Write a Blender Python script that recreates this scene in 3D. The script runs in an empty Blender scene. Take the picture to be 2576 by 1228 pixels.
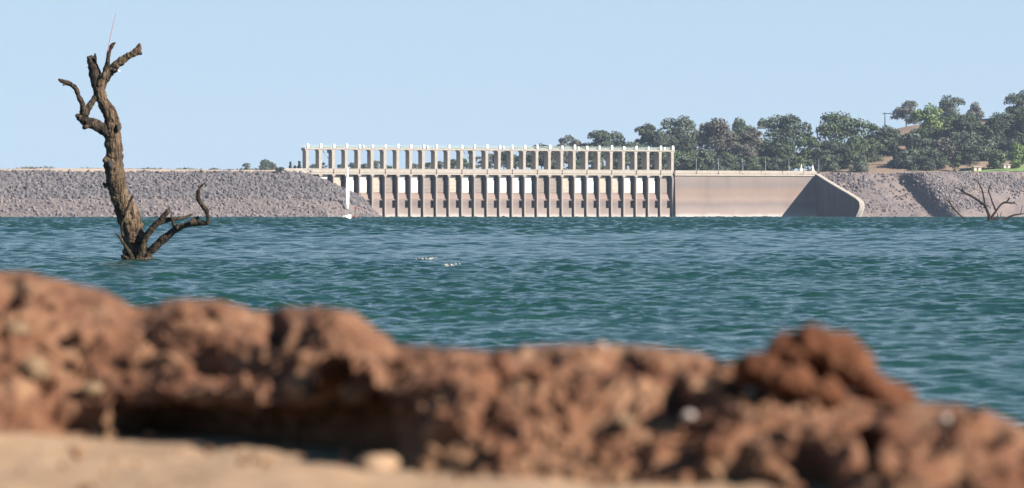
import bpy, math, random
import numpy as np
from mathutils import Vector
R = math.radians
scene = bpy.context.scene
# ------------------------------------------------------------------ camera, sky, sun, exposure
F = 8400.0                 # focal length in units of a 2576 px wide frame
U0, V0 = 1288.0, 539.0     # principal column, horizon row
HC = 1.5                   # camera height above the water
cam_d = bpy.data.cameras.new('camera'); cam = bpy.data.objects.new('camera', cam_d)
scene.collection.objects.link(cam); scene.camera = cam
cam.location = (0, 0, HC); cam.rotation_euler = (R(90), 0, 0)
cam_d.sensor_width = 36; cam_d.lens = F / 2576 * 36
cam_d.shift_y = -(614 - V0) / 2576
cam_d.clip_start = 0.3; cam_d.clip_end = 12000
cam_d.dof.use_dof = True; cam_d.dof.focus_distance = 260; cam_d.dof.aperture_fstop = 4.3
SUN_AZ, SUN_EL = 117.0, 31.0       # azimuth clockwise from +Y
w = bpy.data.worlds.new('World'); scene.world = w; w.use_nodes = True
nt = w.node_tree; bg = nt.nodes['Background']
sky = nt.nodes.new('ShaderNodeTexSky'); sky.sky_type = 'NISHITA'; sky.sun_disc = False
sky.sun_elevation = R(SUN_EL); sky.sun_rotation = R(SUN_AZ)
sky.air_density = 0.65; sky.dust_density = 0.1; sky.ozone_density = 5.0; sky.altitude = 0
bg.inputs[1].default_value = 0.055
# pale haze band low in the sky, thinning upwards
wtc = nt.nodes.new('ShaderNodeTexCoord'); wsx = nt.nodes.new('ShaderNodeSeparateXYZ'); nt.links.new(wtc.outputs['Generated'], wsx.inputs[0])
wmr = nt.nodes.new('ShaderNodeMapRange'); wmr.interpolation_type = 'SMOOTHSTEP'
wmr.inputs['From Min'].default_value = 0.0; wmr.inputs['From Max'].default_value = 0.38; wmr.inputs['To Min'].default_value = 0.93; wmr.inputs['To Max'].default_value = 0.0
nt.links.new(wsx.outputs['Z'], wmr.inputs[0])
wmx = nt.nodes.new('ShaderNodeMix'); wmx.data_type = 'RGBA'; nt.links.new(wmr.outputs[0], wmx.inputs[0])
wtm = nt.nodes.new('ShaderNodeMix'); wtm.data_type = 'RGBA'; wtm.blend_type = 'MULTIPLY'; wtm.inputs[0].default_value = 1; wtm.inputs[7].default_value = (.70, .97, .88, 1)
nt.links.new(sky.outputs[0], wtm.inputs[6]); nt.links.new(wtm.outputs[2], wmx.inputs[6]); wmx.inputs[7].default_value = (3.85, 4.85, 6.05, 1)
nt.links.new(wmx.outputs[2], bg.inputs[0])
sd = bpy.data.lights.new('sun', 'SUN'); sun = bpy.data.objects.new('sun', sd); scene.collection.objects.link(sun)
sd.energy = 5.0; sd.angle = R(0.5); sd.color = (1.0, 0.92, 0.83)
sv = Vector((math.sin(R(SUN_AZ)) * math.cos(R(SUN_EL)), math.cos(R(SUN_AZ)) * math.cos(R(SUN_EL)), math.sin(R(SUN_EL))))
sun.rotation_euler = sv.to_track_quat('Z', 'Y').to_euler()
scene.view_settings.view_transform = 'Standard'; scene.view_settings.look = 'None'
scene.view_settings.exposure = 1.4; scene.view_settings.gamma = 1.0
scene.view_settings.use_curve_mapping = False
scene.render.engine = 'CYCLES'
scene.cycles.use_denoising = True
scene.cycles.max_bounces = 5; scene.cycles.diffuse_bounces = 1; scene.cycles.volume_bounces = 0; scene.cycles.transparent_max_bounces = 8

# ------------------------------------------------------------------ helpers
rng = random.Random(7)
col = scene.collection
def px(u, v, Z):            # point seen at column u, row v at distance Z
    return Vector(((u - U0) / F * Z, Z, HC + (V0 - v) / F * Z))
def link(o, parent=None):
    col.objects.link(o)
    if parent: o.parent = parent
    return o
def tag(o, label=None, cat=None, group=None, kind=None):
    if label: o['label'] = label
    if cat: o['category'] = cat
    if group: o['group'] = group
    if kind: o['kind'] = kind
    return o
def empty(name, loc, rz=0):
    o = bpy.data.objects.new(name, None); link(o); o.location = loc; o.rotation_euler = (0, 0, rz)
    o.empty_display_size = 0.5
    return o
class MB:
    def __init__(s): s.v = []; s.f = []
    def box(s, x0, x1, y0, y1, z0, z1):
        n = len(s.v)
        s.v += [(x, y, z) for z in (z0, z1) for y in (y0, y1) for x in (x0, x1)]
        s.f += [tuple(n + i for i in q) for q in ((0,2,3,1),(4,5,7,6),(0,1,5,4),(2,6,7,3),(0,4,6,2),(1,3,7,5))]
        return s
    def frustum(s, cx, cy, z0, z1, a0, b0, a1, b1):
        n = len(s.v)
        for z, a, b in ((z0, a0, b0), (z1, a1, b1)):
            s.v += [(cx + i * a / 2, cy + j * b / 2, z) for j in (-1, 1) for i in (-1, 1)]
        s.f += [tuple(n + i for i in q) for q in ((0,2,3,1),(4,5,7,6),(0,1,5,4),(2,6,7,3),(0,4,6,2),(1,3,7,5))]
        return s
    def prism(s, poly, a, b, axis='x'):   # polygon in the two other axes, extruded from a to b
        n = len(s.v); k = len(poly)
        for t in (a, b):
            for p, q in poly:
                s.v.append((t, p, q) if axis == 'x' else (p, t, q) if axis == 'y' else (p, q, t))
        s.f += [tuple(n + i for i in range(k))[::-1], tuple(n + k + i for i in range(k))]
        s.f += [(n + i, n + (i + 1) % k, n + k + (i + 1) % k, n + k + i) for i in range(k)]
        return s
    def tube(s, pts, rad, seg=8, wob=0.0, rg=None, cap=True):
        pts = [Vector(p) for p in pts]; n0 = len(s.v); up = None
        for i, p in enumerate(pts):
            d = (pts[min(i + 1, len(pts) - 1)] - pts[max(i - 1, 0)]).normalized()
            if up is None:
                up = d.orthogonal().normalized()
            up = (up - d * up.dot(d)).normalized(); b = d.cross(up)
            for k in range(seg):
                a = 2 * math.pi * k / seg; r = rad[i] * (1 + (rg.uniform(-wob, wob) if rg else 0))
                q = p + up * (r * math.cos(a)) + b * (r * math.sin(a)); s.v.append(tuple(q))
        for i in range(len(pts) - 1):
            for k in range(seg):
                a = n0 + i * seg + k; b2 = n0 + i * seg + (k + 1) % seg
                s.f.append((a, b2, b2 + seg, a + seg))
        if cap:
            s.f.append(tuple(n0 + k for k in range(seg))[::-1])
            s.f.append(tuple(n0 + (len(pts) - 1) * seg + k for k in range(seg)))
        return s
    def build(s, name, m, parent=None, smooth=False):
        me = bpy.data.meshes.new(name); me.from_pydata(s.v, [], s.f); me.update()
        if m: me.materials.append(m)
        if smooth: me.polygons.foreach_set('use_smooth', [True] * len(me.polygons))
        o = bpy.data.objects.new(name, me); return link(o, parent)
def np_mesh(name, V, Q, m, parent=None, smooth=True):
    me = bpy.data.meshes.new(name); nv, nf, k = len(V), len(Q), Q.shape[1]
    me.vertices.add(nv); me.vertices.foreach_set('co', V.astype(np.float32).ravel())
    me.loops.add(nf * k); me.loops.foreach_set('vertex_index', Q.astype(np.int32).ravel())
    me.polygons.add(nf); me.polygons.foreach_set('loop_start', np.arange(0, nf * k, k, dtype=np.int32))
    me.polygons.foreach_set('use_smooth', np.full(nf, smooth, dtype=bool))
    me.update(calc_edges=True)
    me.materials.append(m)
    return link(bpy.data.objects.new(name, me), parent)
def grid_faces(nr, nc):
    i = np.arange(nr - 1)[:, None] * nc + np.arange(nc - 1)[None, :]
    return np.stack([i, i + 1, i + nc + 1, i + nc], -1).reshape(-1, 4)
def hsh(ix, iy, iz, seed):
    h = (ix.astype(np.int64) * 374761393 + iy.astype(np.int64) * 668265263 + iz.astype(np.int64) * 2147483647 + seed * 1442695041) & 0xffffffff
    h = ((h ^ (h >> 13)) * 1274126177) & 0xffffffff
    h = ((h ^ (h >> 16)) * 2246822519) & 0xffffffff
    return ((h ^ (h >> 15)) & 0xffffff) / float(0xffffff)
def vnoise(x, y, z, seed=0):       # smooth value noise, -1..1
    xi, yi, zi = np.floor(x), np.floor(y), np.floor(z)
    fx, fy, fz = x - xi, y - yi, z - zi
    fx, fy, fz = [t * t * t * (t * (t * 6 - 15) + 10) for t in (fx, fy, fz)]
    r = 0
    for a in (0, 1):
        for b in (0, 1):
            for c in (0, 1):
                wt = (fx if a else 1 - fx) * (fy if b else 1 - fy) * (fz if c else 1 - fz)
                r = r + wt * hsh(xi + a, yi + b, zi + c, seed)
    return r * 2 - 1
def fbm(x, y, z, octv=4, seed=0, gain=0.5):
    r = 0; a = 1
    for i in range(octv):
        r = r + a * vnoise(x * 2 ** i, y * 2 ** i, z * 2 ** i, seed + i * 17); a *= gain
    return r
def worley(x, y, z, seed=0):       # F1 distance
    xi, yi, zi = np.floor(x), np.floor(y), np.floor(z); best = np.full(x.shape, 9.0)
    for a in (-1, 0, 1):
        for b in (-1, 0, 1):
            for c in (-1, 0, 1):
                X, Y, Z = xi + a, yi + b, zi + c
                d = (X + hsh(X, Y, Z, seed) - x) ** 2 + (Y + hsh(X, Y, Z, seed + 5) - y) ** 2 + (Z + hsh(X, Y, Z, seed + 9) - z) ** 2
                best = np.minimum(best, d)
    return np.sqrt(best)
def lump(name, blobs, seed, amp, scale, m, vox, parent=None):   # union of ellipsoids, remeshed and roughened
    b = MB(); rg = random.Random(seed)
    for (c, r) in blobs:
        n0 = len(b.v); seg, rings = 14, 9
        for i in range(rings + 1):
            th = math.pi * i / rings
            for k in range(seg):
                ph = 2 * math.pi * k / seg
                b.v.append((c[0] + r[0] * math.sin(th) * math.cos(ph), c[1] + r[1] * math.sin(th) * math.sin(ph), c[2] + r[2] * math.cos(th)))
        for i in range(rings):
            for k in range(seg):
                a = n0 + i * seg + k; d = n0 + i * seg + (k + 1) % seg
                b.f.append((a, a + seg, d + seg, d))
    o = b.build(name, m, parent, True)
    rm = o.modifiers.new('Remesh', 'REMESH'); rm.mode = 'VOXEL'; rm.voxel_size = vox; rm.use_smooth_shade = True
    for k, (a, s) in enumerate(((amp, scale), (amp * .5, scale * .4), (amp * .35, scale * .18))):
        t = bpy.data.textures.new(name, 'CLOUDS'); t.noise_scale = s; t.noise_depth = 2
        dm = o.modifiers.new('Displace', 'DISPLACE'); dm.texture = t; dm.strength = a; dm.texture_coords = 'LOCAL'; dm.mid_level = 0.5
    return o

# ------------------------------------------------------------------ materials
def nmat(name, stops, scale=1.0, rough=0.9, bump=0.0, bscale=None, detail=6, stretch=(1, 1, 1), spec=0.3, rnd=0.0, bdist=0.1, contrast=(0.3, 0.7)):
    g_ = GAIN.get(name, .62); stops = [tuple(v * g_ for v in c) for c in stops]
    m = bpy.data.materials.new(name); m.use_nodes = True; t = m.node_tree; N = t.nodes; L = t.links
    p = N['Principled BSDF']; p.inputs['Roughness'].default_value = rough; p.inputs['Specular IOR Level'].default_value = spec
    tc = N.new('ShaderNodeTexCoord'); mp = N.new('ShaderNodeMapping'); mp.inputs['Scale'].default_value = stretch
    L.new(tc.outputs['Object'], mp.inputs[0])
    no = N.new('ShaderNodeTexNoise'); no.inputs['Scale'].default_value = scale; no.inputs['Detail'].default_value = detail
    no.inputs['Roughness'].default_value = 0.6
    L.new(mp.outputs[0], no.inputs['Vector'])
    cr = N.new('ShaderNodeValToRGB'); L.new(no.outputs[0], cr.inputs[0]); e = cr.color_ramp.elements
    lo, hi = contrast
    for i, c in enumerate(stops):
        pos = lo + (hi - lo) * i / max(1, len(stops) - 1)
        if i < 2: el = e[i]; el.position = pos
        else: el = e.new(pos)
        el.color = (*c, 1)
    out = cr.outputs[0]
    if rnd:
        oi = N.new('ShaderNodeObjectInfo'); hs = N.new('ShaderNodeHueSaturation')
        mr = N.new('ShaderNodeMapRange'); mr.inputs['To Min'].default_value = 1 - rnd; mr.inputs['To Max'].default_value = 1 + rnd
        L.new(oi.outputs['Random'], mr.inputs[0]); L.new(mr.outputs[0], hs.inputs['Value']); L.new(out, hs.inputs['Color']); out = hs.outputs[0]
    L.new(out, p.inputs['Base Color'])
    if bump:
        n2 = N.new('ShaderNodeTexNoise'); n2.inputs['Scale'].default_value = bscale or scale * 4; n2.inputs['Detail'].default_value = 5
        L.new(mp.outputs[0], n2.inputs['Vector'])
        b = N.new('ShaderNodeBump'); b.inputs['Strength'].default_value = bump; b.inputs['Distance'].default_value = bdist
        L.new(n2.outputs[0], b.inputs['Height']); L.new(b.outputs[0], p.inputs['Normal'])
    return m
GAIN = {'sand': .55, 'dirt': .38, 'red_dirt': .34, 'bark': .44, 'limb_bark': .30, 'dark_bark': .20, 'rock': .38, 'pale_rock': .50, 'bank_soil': .45, 'pink_soil': .50, 'trunk_pale': .9, 'trunk_dark': .5, 'gate_white': .95, 'white_paint': 1.0, 'foam': .4, 'dam_face': 1.0, 'grey_concrete': .72, 'cream_concrete': .66, 'pebble': .42, 'tan_stone': .42, 'concrete': .48, 'lawn': .9}
M = {}
M['sand'] = nmat('sand', [(.42, .27, .165), (.50, .33, .20), (.56, .385, .25)], 6, 1.0, .5, 90, bdist=.01)
M['dirt'] = nmat('dirt', [(.11, .040, .020), (.28, .120, .064), (.40, .20, .112), (.56, .33, .19)], 9, 1.0, .6, 60, bdist=.01, contrast=(.30, .68))
M['red_dirt'] = nmat('red_dirt', [(.16, .055, .022), (.27, .10, .045), (.36, .15, .07)], 9, 1.0, .6, 60, bdist=.01)
M['tan_stone'] = nmat('tan_stone', [(.33, .21, .12), (.42, .28, .17)], 12, 1.0, .4, 60, bdist=.01)
M['pebble'] = nmat('pebble', [(.6, .48, .42), (.75, .66, .6)], 20, .7)
M['bark'] = nmat('bark', [(.055, .037, .024), (.15, .10, .062), (.26, .18, .11), (.33, .24, .155)], 5, .95, .9, 14, stretch=(1, 1, .22), bdist=.04, contrast=(.3, .68))
def fissures(m, sc=16, lo=.34, hi=.50, dark=.18):
    t = m.node_tree; N = t.nodes; L = t.links; p = N['Principled BSDF']; old = p.inputs['Base Color'].links[0].from_socket
    tc = N.new('ShaderNodeTexCoord'); mp = N.new('ShaderNodeMapping'); mp.inputs['Scale'].default_value = (1, 1, .13); L.new(tc.outputs['Object'], mp.inputs[0])
    no = N.new('ShaderNodeTexNoise'); no.inputs['Scale'].default_value = sc; no.inputs['Detail'].default_value = 5; L.new(mp.outputs[0], no.inputs['Vector'])
    mr = N.new('ShaderNodeMapRange'); mr.inputs['From Min'].default_value = lo; mr.inputs['From Max'].default_value = hi; mr.inputs['To Min'].default_value = dark; L.new(no.outputs[0], mr.inputs[0])
    mx = N.new('ShaderNodeMix'); mx.data_type = 'RGBA'; mx.blend_type = 'MULTIPLY'; mx.inputs[0].default_value = 1; L.new(old, mx.inputs[6]); L.new(mr.outputs[0], mx.inputs[7]); L.new(mx.outputs[2], p.inputs['Base Color'])
    bp = [n for n in N if n.type == 'BUMP'][0]; b2 = N.new('ShaderNodeBump'); b2.inputs['Strength'].default_value = .9; b2.inputs['Distance'].default_value = .06
    L.new(mr.outputs[0], b2.inputs['Height']); L.new(bp.outputs[0], b2.inputs['Normal']); L.new(b2.outputs[0], p.inputs['Normal'])
fissures(M['bark'])
M['limb_bark'] = nmat('limb_bark', [(.045, .033, .024), (.10, .075, .05), (.20, .145, .095), (.30, .22, .15)], 7, .95, .9, 18, stretch=(1, 1, .5), bdist=.03, contrast=(.32, .7))
fissures(M['limb_bark'], 22)
M['dark_bark'] = nmat('dark_bark', [(.04, .028, .02), (.09, .06, .042), (.17, .115, .08)], 6, .95, .8, 20, bdist=.03)
M['concrete'] = nmat('concrete', [(.29, .235, .21), (.36, .295, .262), (.42, .345, .305)], .12, .95, 0, stretch=(1, 1, 1.6))
M['shaded_concrete'] = nmat('shaded_concrete', [(.16, .145, .15), (.24, .215, .21)], .25, .95, stretch=(1, 1, .25))  # darker, bluer concrete: the wing wall's shade is put into its colour
M['cream_concrete'] = nmat('cream_concrete', [(.45, .395, .33), (.56, .50, .43)], .5, .9)
M['grey_concrete'] = nmat('grey_concrete', [(.33, .285, .25), (.47, .41, .355)], .35, .9, stretch=(1, 1, .3))
M['gate_white'] = nmat('gate_white', [(.66, .62, .56), (.82, .80, .76)], .35, .6)
M['gate_cream'] = nmat('gate_cream', [(.50, .42, .34), (.70, .62, .50)], .35, .7)
M['gate_brown'] = nmat('gate_brown', [(.30, .25, .22), (.40, .34, .30)], .35, .8)
M['white_paint'] = nmat('white_paint', [(.78, .79, .78), (.86, .86, .84)], 1, .5)
M['pale_green'] = nmat('pale_green', [(.42, .52, .47), (.55, .64, .58)], 1, .6)
M['joint'] = nmat('joint', [(.06, .05, .045), (.1, .08, .07)], 1, .9)
M['shade_dark'] = nmat('shade_dark', [(.03, .03, .035), (.05, .045, .045)], 1, .9)  # near-black colour standing for shade in the slots and tree holes
M['steel'] = nmat('steel', [(.30, .34, .36), (.42, .46, .47)], 1, .5)
M['dark_metal'] = nmat('dark_metal', [(.05, .05, .06), (.09, .09, .1)], 1, .6)
M['gravel'] = nmat('gravel', [(.40, .31, .235), (.50, .40, .31)], .5, 1)
M['bank_soil'] = nmat('bank_soil', [(.18, .155, .155), (.25, .21, .20), (.33, .26, .225)], .12, 1, .5, 1.2, bdist=.6)
M['pink_soil'] = nmat('pink_soil', [(.25, .215, .21), (.31, .255, .24), (.40, .31, .26)], .06, 1, .4, .8, stretch=(1, 1, 3), bdist=.5)
M['rock'] = nmat('rock', [(.10, .09, .10), (.20, .18, .19), (.31, .28, .285), (.42, .375, .35)], .55, .95, contrast=(.25, .75))
M['pale_rock'] = nmat('pale_rock', [(.17, .15, .155), (.28, .24, .24), (.38, .32, .30)], .35, .95)
M['dry_grass'] = nmat('dry_grass', [(.23, .16, .115), (.33, .235, .165), (.28, .2, .15)], .04, 1, .4, .8, bdist=.4)
M['lawn'] = nmat('lawn', [(.12, .20, .05), (.2, .29, .08)], .2, 1)
M['rod_pink'] = nmat('rod_pink', [(.55, .25, .28), (.62, .33, .35)], 1, .5)
M['car_paint'] = nmat('car_paint', [(.60, .66, .72), (.68, .73, .78)], 1, .3)
M['glass'] = nmat('glass', [(.03, .04, .05), (.05, .06, .07)], 1, .1)
M['rubber'] = nmat('rubber', [(.02, .02, .02), (.04, .04, .04)], 1, .9)
M['red_paint'] = nmat('red_paint', [(.30, .05, .04), (.38, .09, .07)], 1, .6)
M['foam'] = nmat('foam', [(.6, .65, .62), (.8, .82, .8)], 4, .8)
LEAF = {
 'dark': [(.028, .042, .024), (.048, .068, .038), (.075, .098, .054)],
 'grey': [(.050, .068, .044), (.080, .102, .066), (.112, .138, .088)],
 'olive': [(.042, .062, .028), (.070, .098, .044), (.10, .136, .062)],
 'brown': [(.060, .056, .044), (.092, .088, .066), (.125, .120, .092)],
 'green': [(.075, .115, .03), (.12, .175, .045), (.17, .235, .07)],
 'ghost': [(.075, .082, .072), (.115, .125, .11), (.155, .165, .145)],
}
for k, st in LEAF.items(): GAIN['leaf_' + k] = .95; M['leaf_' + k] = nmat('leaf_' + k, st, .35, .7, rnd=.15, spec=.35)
M['trunk_pale'] = nmat('trunk_pale', [(.22, .19, .165), (.38, .33, .29)], .6, .9)
M['trunk_dark'] = nmat('trunk_dark', [(.07, .055, .045), (.13, .105, .085)], .6, .9)

# ridge soil: sandier towards its foot
m = M['dirt']; t = m.node_tree; N = t.nodes; L = t.links; p = N['Principled BSDF']; old = p.inputs['Base Color'].links[0].from_socket
tc = N.new('ShaderNodeTexCoord'); sx = N.new('ShaderNodeSeparateXYZ'); L.new(tc.outputs['Object'], sx.inputs[0])
nz = N.new('ShaderNodeTexNoise'); nz.inputs['Scale'].default_value = 5; nz.inputs['Detail'].default_value = 5; L.new(tc.outputs['Object'], nz.inputs['Vector'])
ad = N.new('ShaderNodeMath'); ad.operation = 'MULTIPLY_ADD'; L.new(nz.outputs[0], ad.inputs[0]); ad.inputs[1].default_value = .22; L.new(sx.outputs['Z'], ad.inputs[2])
mr = N.new('ShaderNodeMapRange'); mr.inputs['From Min'].default_value = 1.11; mr.inputs['From Max'].default_value = 1.20; mr.inputs['To Min'].default_value = .8; mr.inputs['To Max'].default_value = 0; L.new(ad.outputs[0], mr.inputs[0])
mx = N.new('ShaderNodeMix'); mx.data_type = 'RGBA'; L.new(mr.outputs[0], mx.inputs[0]); L.new(old, mx.inputs[6]); mx.inputs[7].default_value = (.20, .122, .068, 1); L.new(mx.outputs[2], p.inputs['Base Color'])
# stained dam face: bands by height above the water
m = nmat('dam_face', [(.80, .80, .80), (.95, .94, .93), (1, 1, 1)], .10, .95, stretch=(1, 1, .25)); M['dam_face'] = m
t = m.node_tree; N = t.nodes; L = t.links; tc = N.new('ShaderNodeTexCoord'); sx = N.new('ShaderNodeSeparateXYZ'); L.new(tc.outputs['Object'], sx.inputs[0])
nz = N.new('ShaderNodeTexNoise'); nz.inputs['Scale'].default_value = .15; L.new(tc.outputs['Object'], nz.inputs['Vector'])
ad = N.new('ShaderNodeMath'); ad.operation = 'MULTIPLY_ADD'; L.new(nz.outputs[0], ad.inputs[0]); ad.inputs[1].default_value = 2.0; L.new(sx.outputs['Z'], ad.inputs[2])
dv = N.new('ShaderNodeMath'); dv.operation = 'DIVIDE'; L.new(ad.outputs[0], dv.inputs[0]); dv.inputs[1].default_value = 21
cr = N.new('ShaderNodeValToRGB'); L.new(dv.outputs[0], cr.inputs[0]); e = cr.color_ramp.elements
bands = [(.07, (.42, .39, .37)), (.14, (.27, .215, .19)), (.26, (.225, .185, .17)), (.34, (.185, .15, .14)), (.44, (.25, .19, .162)), (.54, (.22, .165, .14)), (.62, (.225, .165, .135)), (.74, (.175, .145, .135)), (.90, (.20, .165, .148)), (1.0, (.26, .225, .19))]
for i, (pp, c) in enumerate(bands):
    el = e[i] if i < 2 else e.new(pp); el.position = pp; el.color = (*c, 1)
mxx = N.new('ShaderNodeMix'); mxx.data_type = 'RGBA'; mxx.blend_type = 'MULTIPLY'; mxx.inputs[0].default_value = 1
pb_ = N['Principled BSDF']; old = pb_.inputs['Base Color'].links[0].from_socket
L.new(old, mxx.inputs[6]); L.new(cr.outputs[0], mxx.inputs[7]); L.new(mxx.outputs[2], pb_.inputs['Base Color'])

# water ---------------------------------------------------------------------------------
mw = bpy.data.materials.new('lake_water'); mw.use_nodes = True; t = mw.node_tree; N = t.nodes; L = t.links
p = N['Principled BSDF']; p.inputs['Base Color'].default_value = (.011, .041, .033, 1); p.inputs['Roughness'].default_value = .12
p.inputs['IOR'].default_value = 1.33; p.inputs['Specular Tint'].default_value = (.66, .95, .94, 1); p.inputs['Specular IOR Level'].default_value = .5
g = N.new('ShaderNodeNewGeometry')
mp = N.new('ShaderNodeMapping'); mp.inputs['Scale'].default_value = (.55, 1, 1); L.new(g.outputs['Position'], mp.inputs[0])
n1 = N.new('ShaderNodeTexNoise'); n1.inputs['Scale'].default_value = 8.5; n1.inputs['Detail'].default_value = 4; L.new(mp.outputs[0], n1.inputs['Vector'])
b1 = N.new('ShaderNodeBump'); b1.inputs['Strength'].default_value = .9; b1.inputs['Distance'].default_value = .05
L.new(n1.outputs[0], b1.inputs['Height'])
n2 = N.new('ShaderNodeTexNoise'); n2.inputs['Scale'].default_value = .5; n2.inputs['Detail'].default_value = 3; L.new(mp.outputs[0], n2.inputs['Vector'])
b2 = N.new('ShaderNodeBump'); b2.inputs['Strength'].default_value = .5; b2.inputs['Distance'].default_value = .5
L.new(n2.outputs[0], b2.inputs['Height']); L.new(b1.outputs[0], b2.inputs['Normal'])
L.new(b2.outputs[0], p.inputs['Normal'])
M['water'] = mw

# ------------------------------------------------------------------ lake
def make_water():
    rows = [12.0]
    while rows[-1] < 1575:
        z = rows[-1]; rows.append(z + min(.065 * max(1, z / 40) ** 1.3, .85))
    rows = np.array(rows)
    core = np.linspace(-.160, .160, 700)
    side = np.array([.18, .2, .23, .27, .33, .4, .6, 1.0, 2.0])
    cols = np.concatenate([-side[::-1], core, side])
    Y, Cc = np.meshgrid(rows, cols, indexing='ij'); X = Y * Cc
    dz = np.gradient(rows)[:, None]; dx = (Y[:, 1:2] * (core[1] - core[0]))
    rg = np.random.RandomState(3); H = np.zeros_like(X); DY = np.zeros_like(X); DX = np.zeros_like(X)
    n = 90; near = .72 + .5 * np.clip((Y - 35) / 90, 0, 1)
    lam = np.exp(rg.uniform(math.log(.16), math.log(1.9), n)); th = rg.normal(0.15, .72, n); ph = rg.uniform(0, 6.28, n)
    for i in range(n):
        kx, ky = math.sin(th[i]) * 2 * math.pi / lam[i], math.cos(th[i]) * 2 * math.pi / lam[i]
        a = .0062 * lam[i] * (1.0 if lam[i] < 1.1 else .8) * near
        fade = np.clip(lam[i] / (2.6 * dz) - .35, 0, 1) * np.clip(lam[i] / (3 * dx) - .35, 0, 1)
        P = kx * X + ky * Y + ph[i]; S = np.sin(P) * a * fade; C2 = np.cos(P) * a * fade * .75
        H += C2 / .75; DY -= S * math.cos(th[i]) * .75; DX -= S * math.sin(th[i]) * .75
    n2 = 34; lam2 = np.exp(rg.uniform(math.log(1.7), math.log(4.6), n2)); th2 = rg.normal(0.1, .5, n2); ph2 = rg.uniform(0, 6.28, n2)
    far = np.clip((Y - 110) / 260, 0, 1)
    for i in range(n2):
        kx, ky = math.sin(th2[i]) * 2 * math.pi / lam2[i], math.cos(th2[i]) * 2 * math.pi / lam2[i]
        H += .0125 * lam2[i] * np.cos(kx * X + ky * Y + ph2[i]) * far
    # gust patches: chop waxes and wanes
    gust = 1 + .35 * vnoise(X / 5, Y / 9, X * 0, 5) + .25 * vnoise(X / 22, Y / 30, X * 0, 6)
    H = H * gust
    for lamb, a, s in ((3.2, .05, 11), (6, .06, 12), (15, .06, 13)):      # longer swell kept to the far water
        H += a * vnoise(X / (lamb * .6), Y / lamb, X * 0, s) * np.clip((Y - 120) / 350, 0, 1) * np.clip(lamb / (2.2 * dz), 0, 1)
    V = np.stack([X + DX, Y + DY, H], -1).reshape(-1, 3)
    o = np_mesh('water', V, grid_faces(len(rows), len(cols)), M['water'])
    tag(o, kind='structure')
make_water()

# ------------------------------------------------------------------ dam frame
A = R(18); ZL = 1472.8; XL = -93.1; PITCH = 5.93; NP = 30
def dam_pt(s, n, z):       # s along the crest, n towards the lake
    return Vector((XL + s * math.cos(A) + n * math.sin(A), ZL + s * math.sin(A) - n * math.cos(A), z))
S0 = 2.6                   # first pier
STW = 245.6                # training wall
ZD = 19.9                  # road level
dam = empty('concrete_dam', (XL, ZL, 0), A)
tag(dam, 'long pale concrete dam with a row of spillway piers and white gates', 'dam')
# local: x along crest, y downstream (away from the camera)
SE = S0 + (NP - 1) * PITCH
b = MB(); b.box(S0 - 9, SE + 1, 3.2, 9, -4, 19.1); b.box(S0 - 9, S0 - .3, -.5, 3.19, -4, 19.0); b.build('spillway_wall', M['concrete'], dam)
# each bay: gate, then a slot added to imitate the pier's shade, wider low
PW = .28; SLOT = 1.95; LOW = .95
b = MB()
for i in range(NP - 1):
    x0 = S0 + i * PITCH + PW + .01; x1 = x0 + PITCH - 2 * PW - .02
    xu, xl, xo = x1 - SLOT, x1 - LOW, x1 - 2.3
    b.box(x0, xu, .24, 3.19, 11.2, 19.0)
    b.prism([(-1.1, 8.2), (-1.1, 8.4), (.24, 11.19), (3.19, 11.19), (3.19, 8.2)], x0, xu + .4)
    b.box(x0, xl, -1.1, 3.19, 7.7, 8.19); b.box(x0, xo, -1.1, 3.19, 4.3, 7.69); b.box(x0, xl, -1.1, 3.19, -4, 4.29)
    MB().box(xo, x1, 3.0, 3.18, -4, 19.0).build('slot_shade_panel', M['shade_dark'], dam)  # dark panel lining the slot back, its shade painted in
b.build('apron', M['dam_face'], dam)
pier_me = None
for i in range(NP):
    x = S0 + i * PITCH
    if pier_me is None:
        pb = MB(); pb.prism([(-1.9, -4), (-1.9, 17.9), (-1.5, 18.9), (-1.5, 19.1), (3.1, 19.1), (3.1, -4)], -PW, PW)
        pb.box(-.75, .75, -1.95, -1.51, 18.3, 19.095)
        po = pb.build('pier', M['grey_concrete'], dam); pier_me = po.data
    else: po = link(bpy.data.objects.new('pier', pier_me), dam)
    po.location = (x, 0, 0)
codes = 'WWCWWCBWWBBCWBWWWWBBCWWCCWWWB'
gm = {}
for i, c in enumerate(codes):
    k = {'W': 'gate_white', 'C': 'gate_cream', 'B': 'gate_brown'}[c]
    if k not in gm:
        GX = -PITCH / 2 + PW + .03; GR = PITCH / 2 - PW - SLOT - .03
        g_ = MB(); g_.box(GX, GR, .0, .22, 11.2, 18.6)
        for zz in (12.6, 14.4, 16.2): g_.box(GX + .1, GR - .1, -.09, -.003, zz, zz + .16)
        go = g_.build('gate', M[k], dam); gm[k] = go.data
    else: go = link(bpy.data.objects.new('gate', gm[k]), dam)
    go.location = (S0 + (i + .5) * PITCH, 0, 0)
    go['label'] = {'W': 'white steel gate', 'C': 'cream stained gate', 'B': 'brown weathered gate'}[c]
b = MB(); b.box(S0 - 9, SE + .7, -1.6, 6.5, 19.1, ZD); b.build('road_deck', M['cream_concrete'], dam)
for i in range(-1, 15):            # parapet panels, two bays each
    x0 = S0 + i * 2 * PITCH - PITCH * 0 + .22; x1 = min(x0 + 2 * PITCH - .44, SE + .6)
    if x1 - x0 < 1: continue
    b = MB(); b.box(x0, x1, -1.75, -1.4, ZD + .003, ZD + 1.55); b.box(x0, x1, -1.82, -1.32, ZD + 1.55, ZD + 1.8)
    b.build('parapet', M['cream_concrete'], dam)
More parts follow.
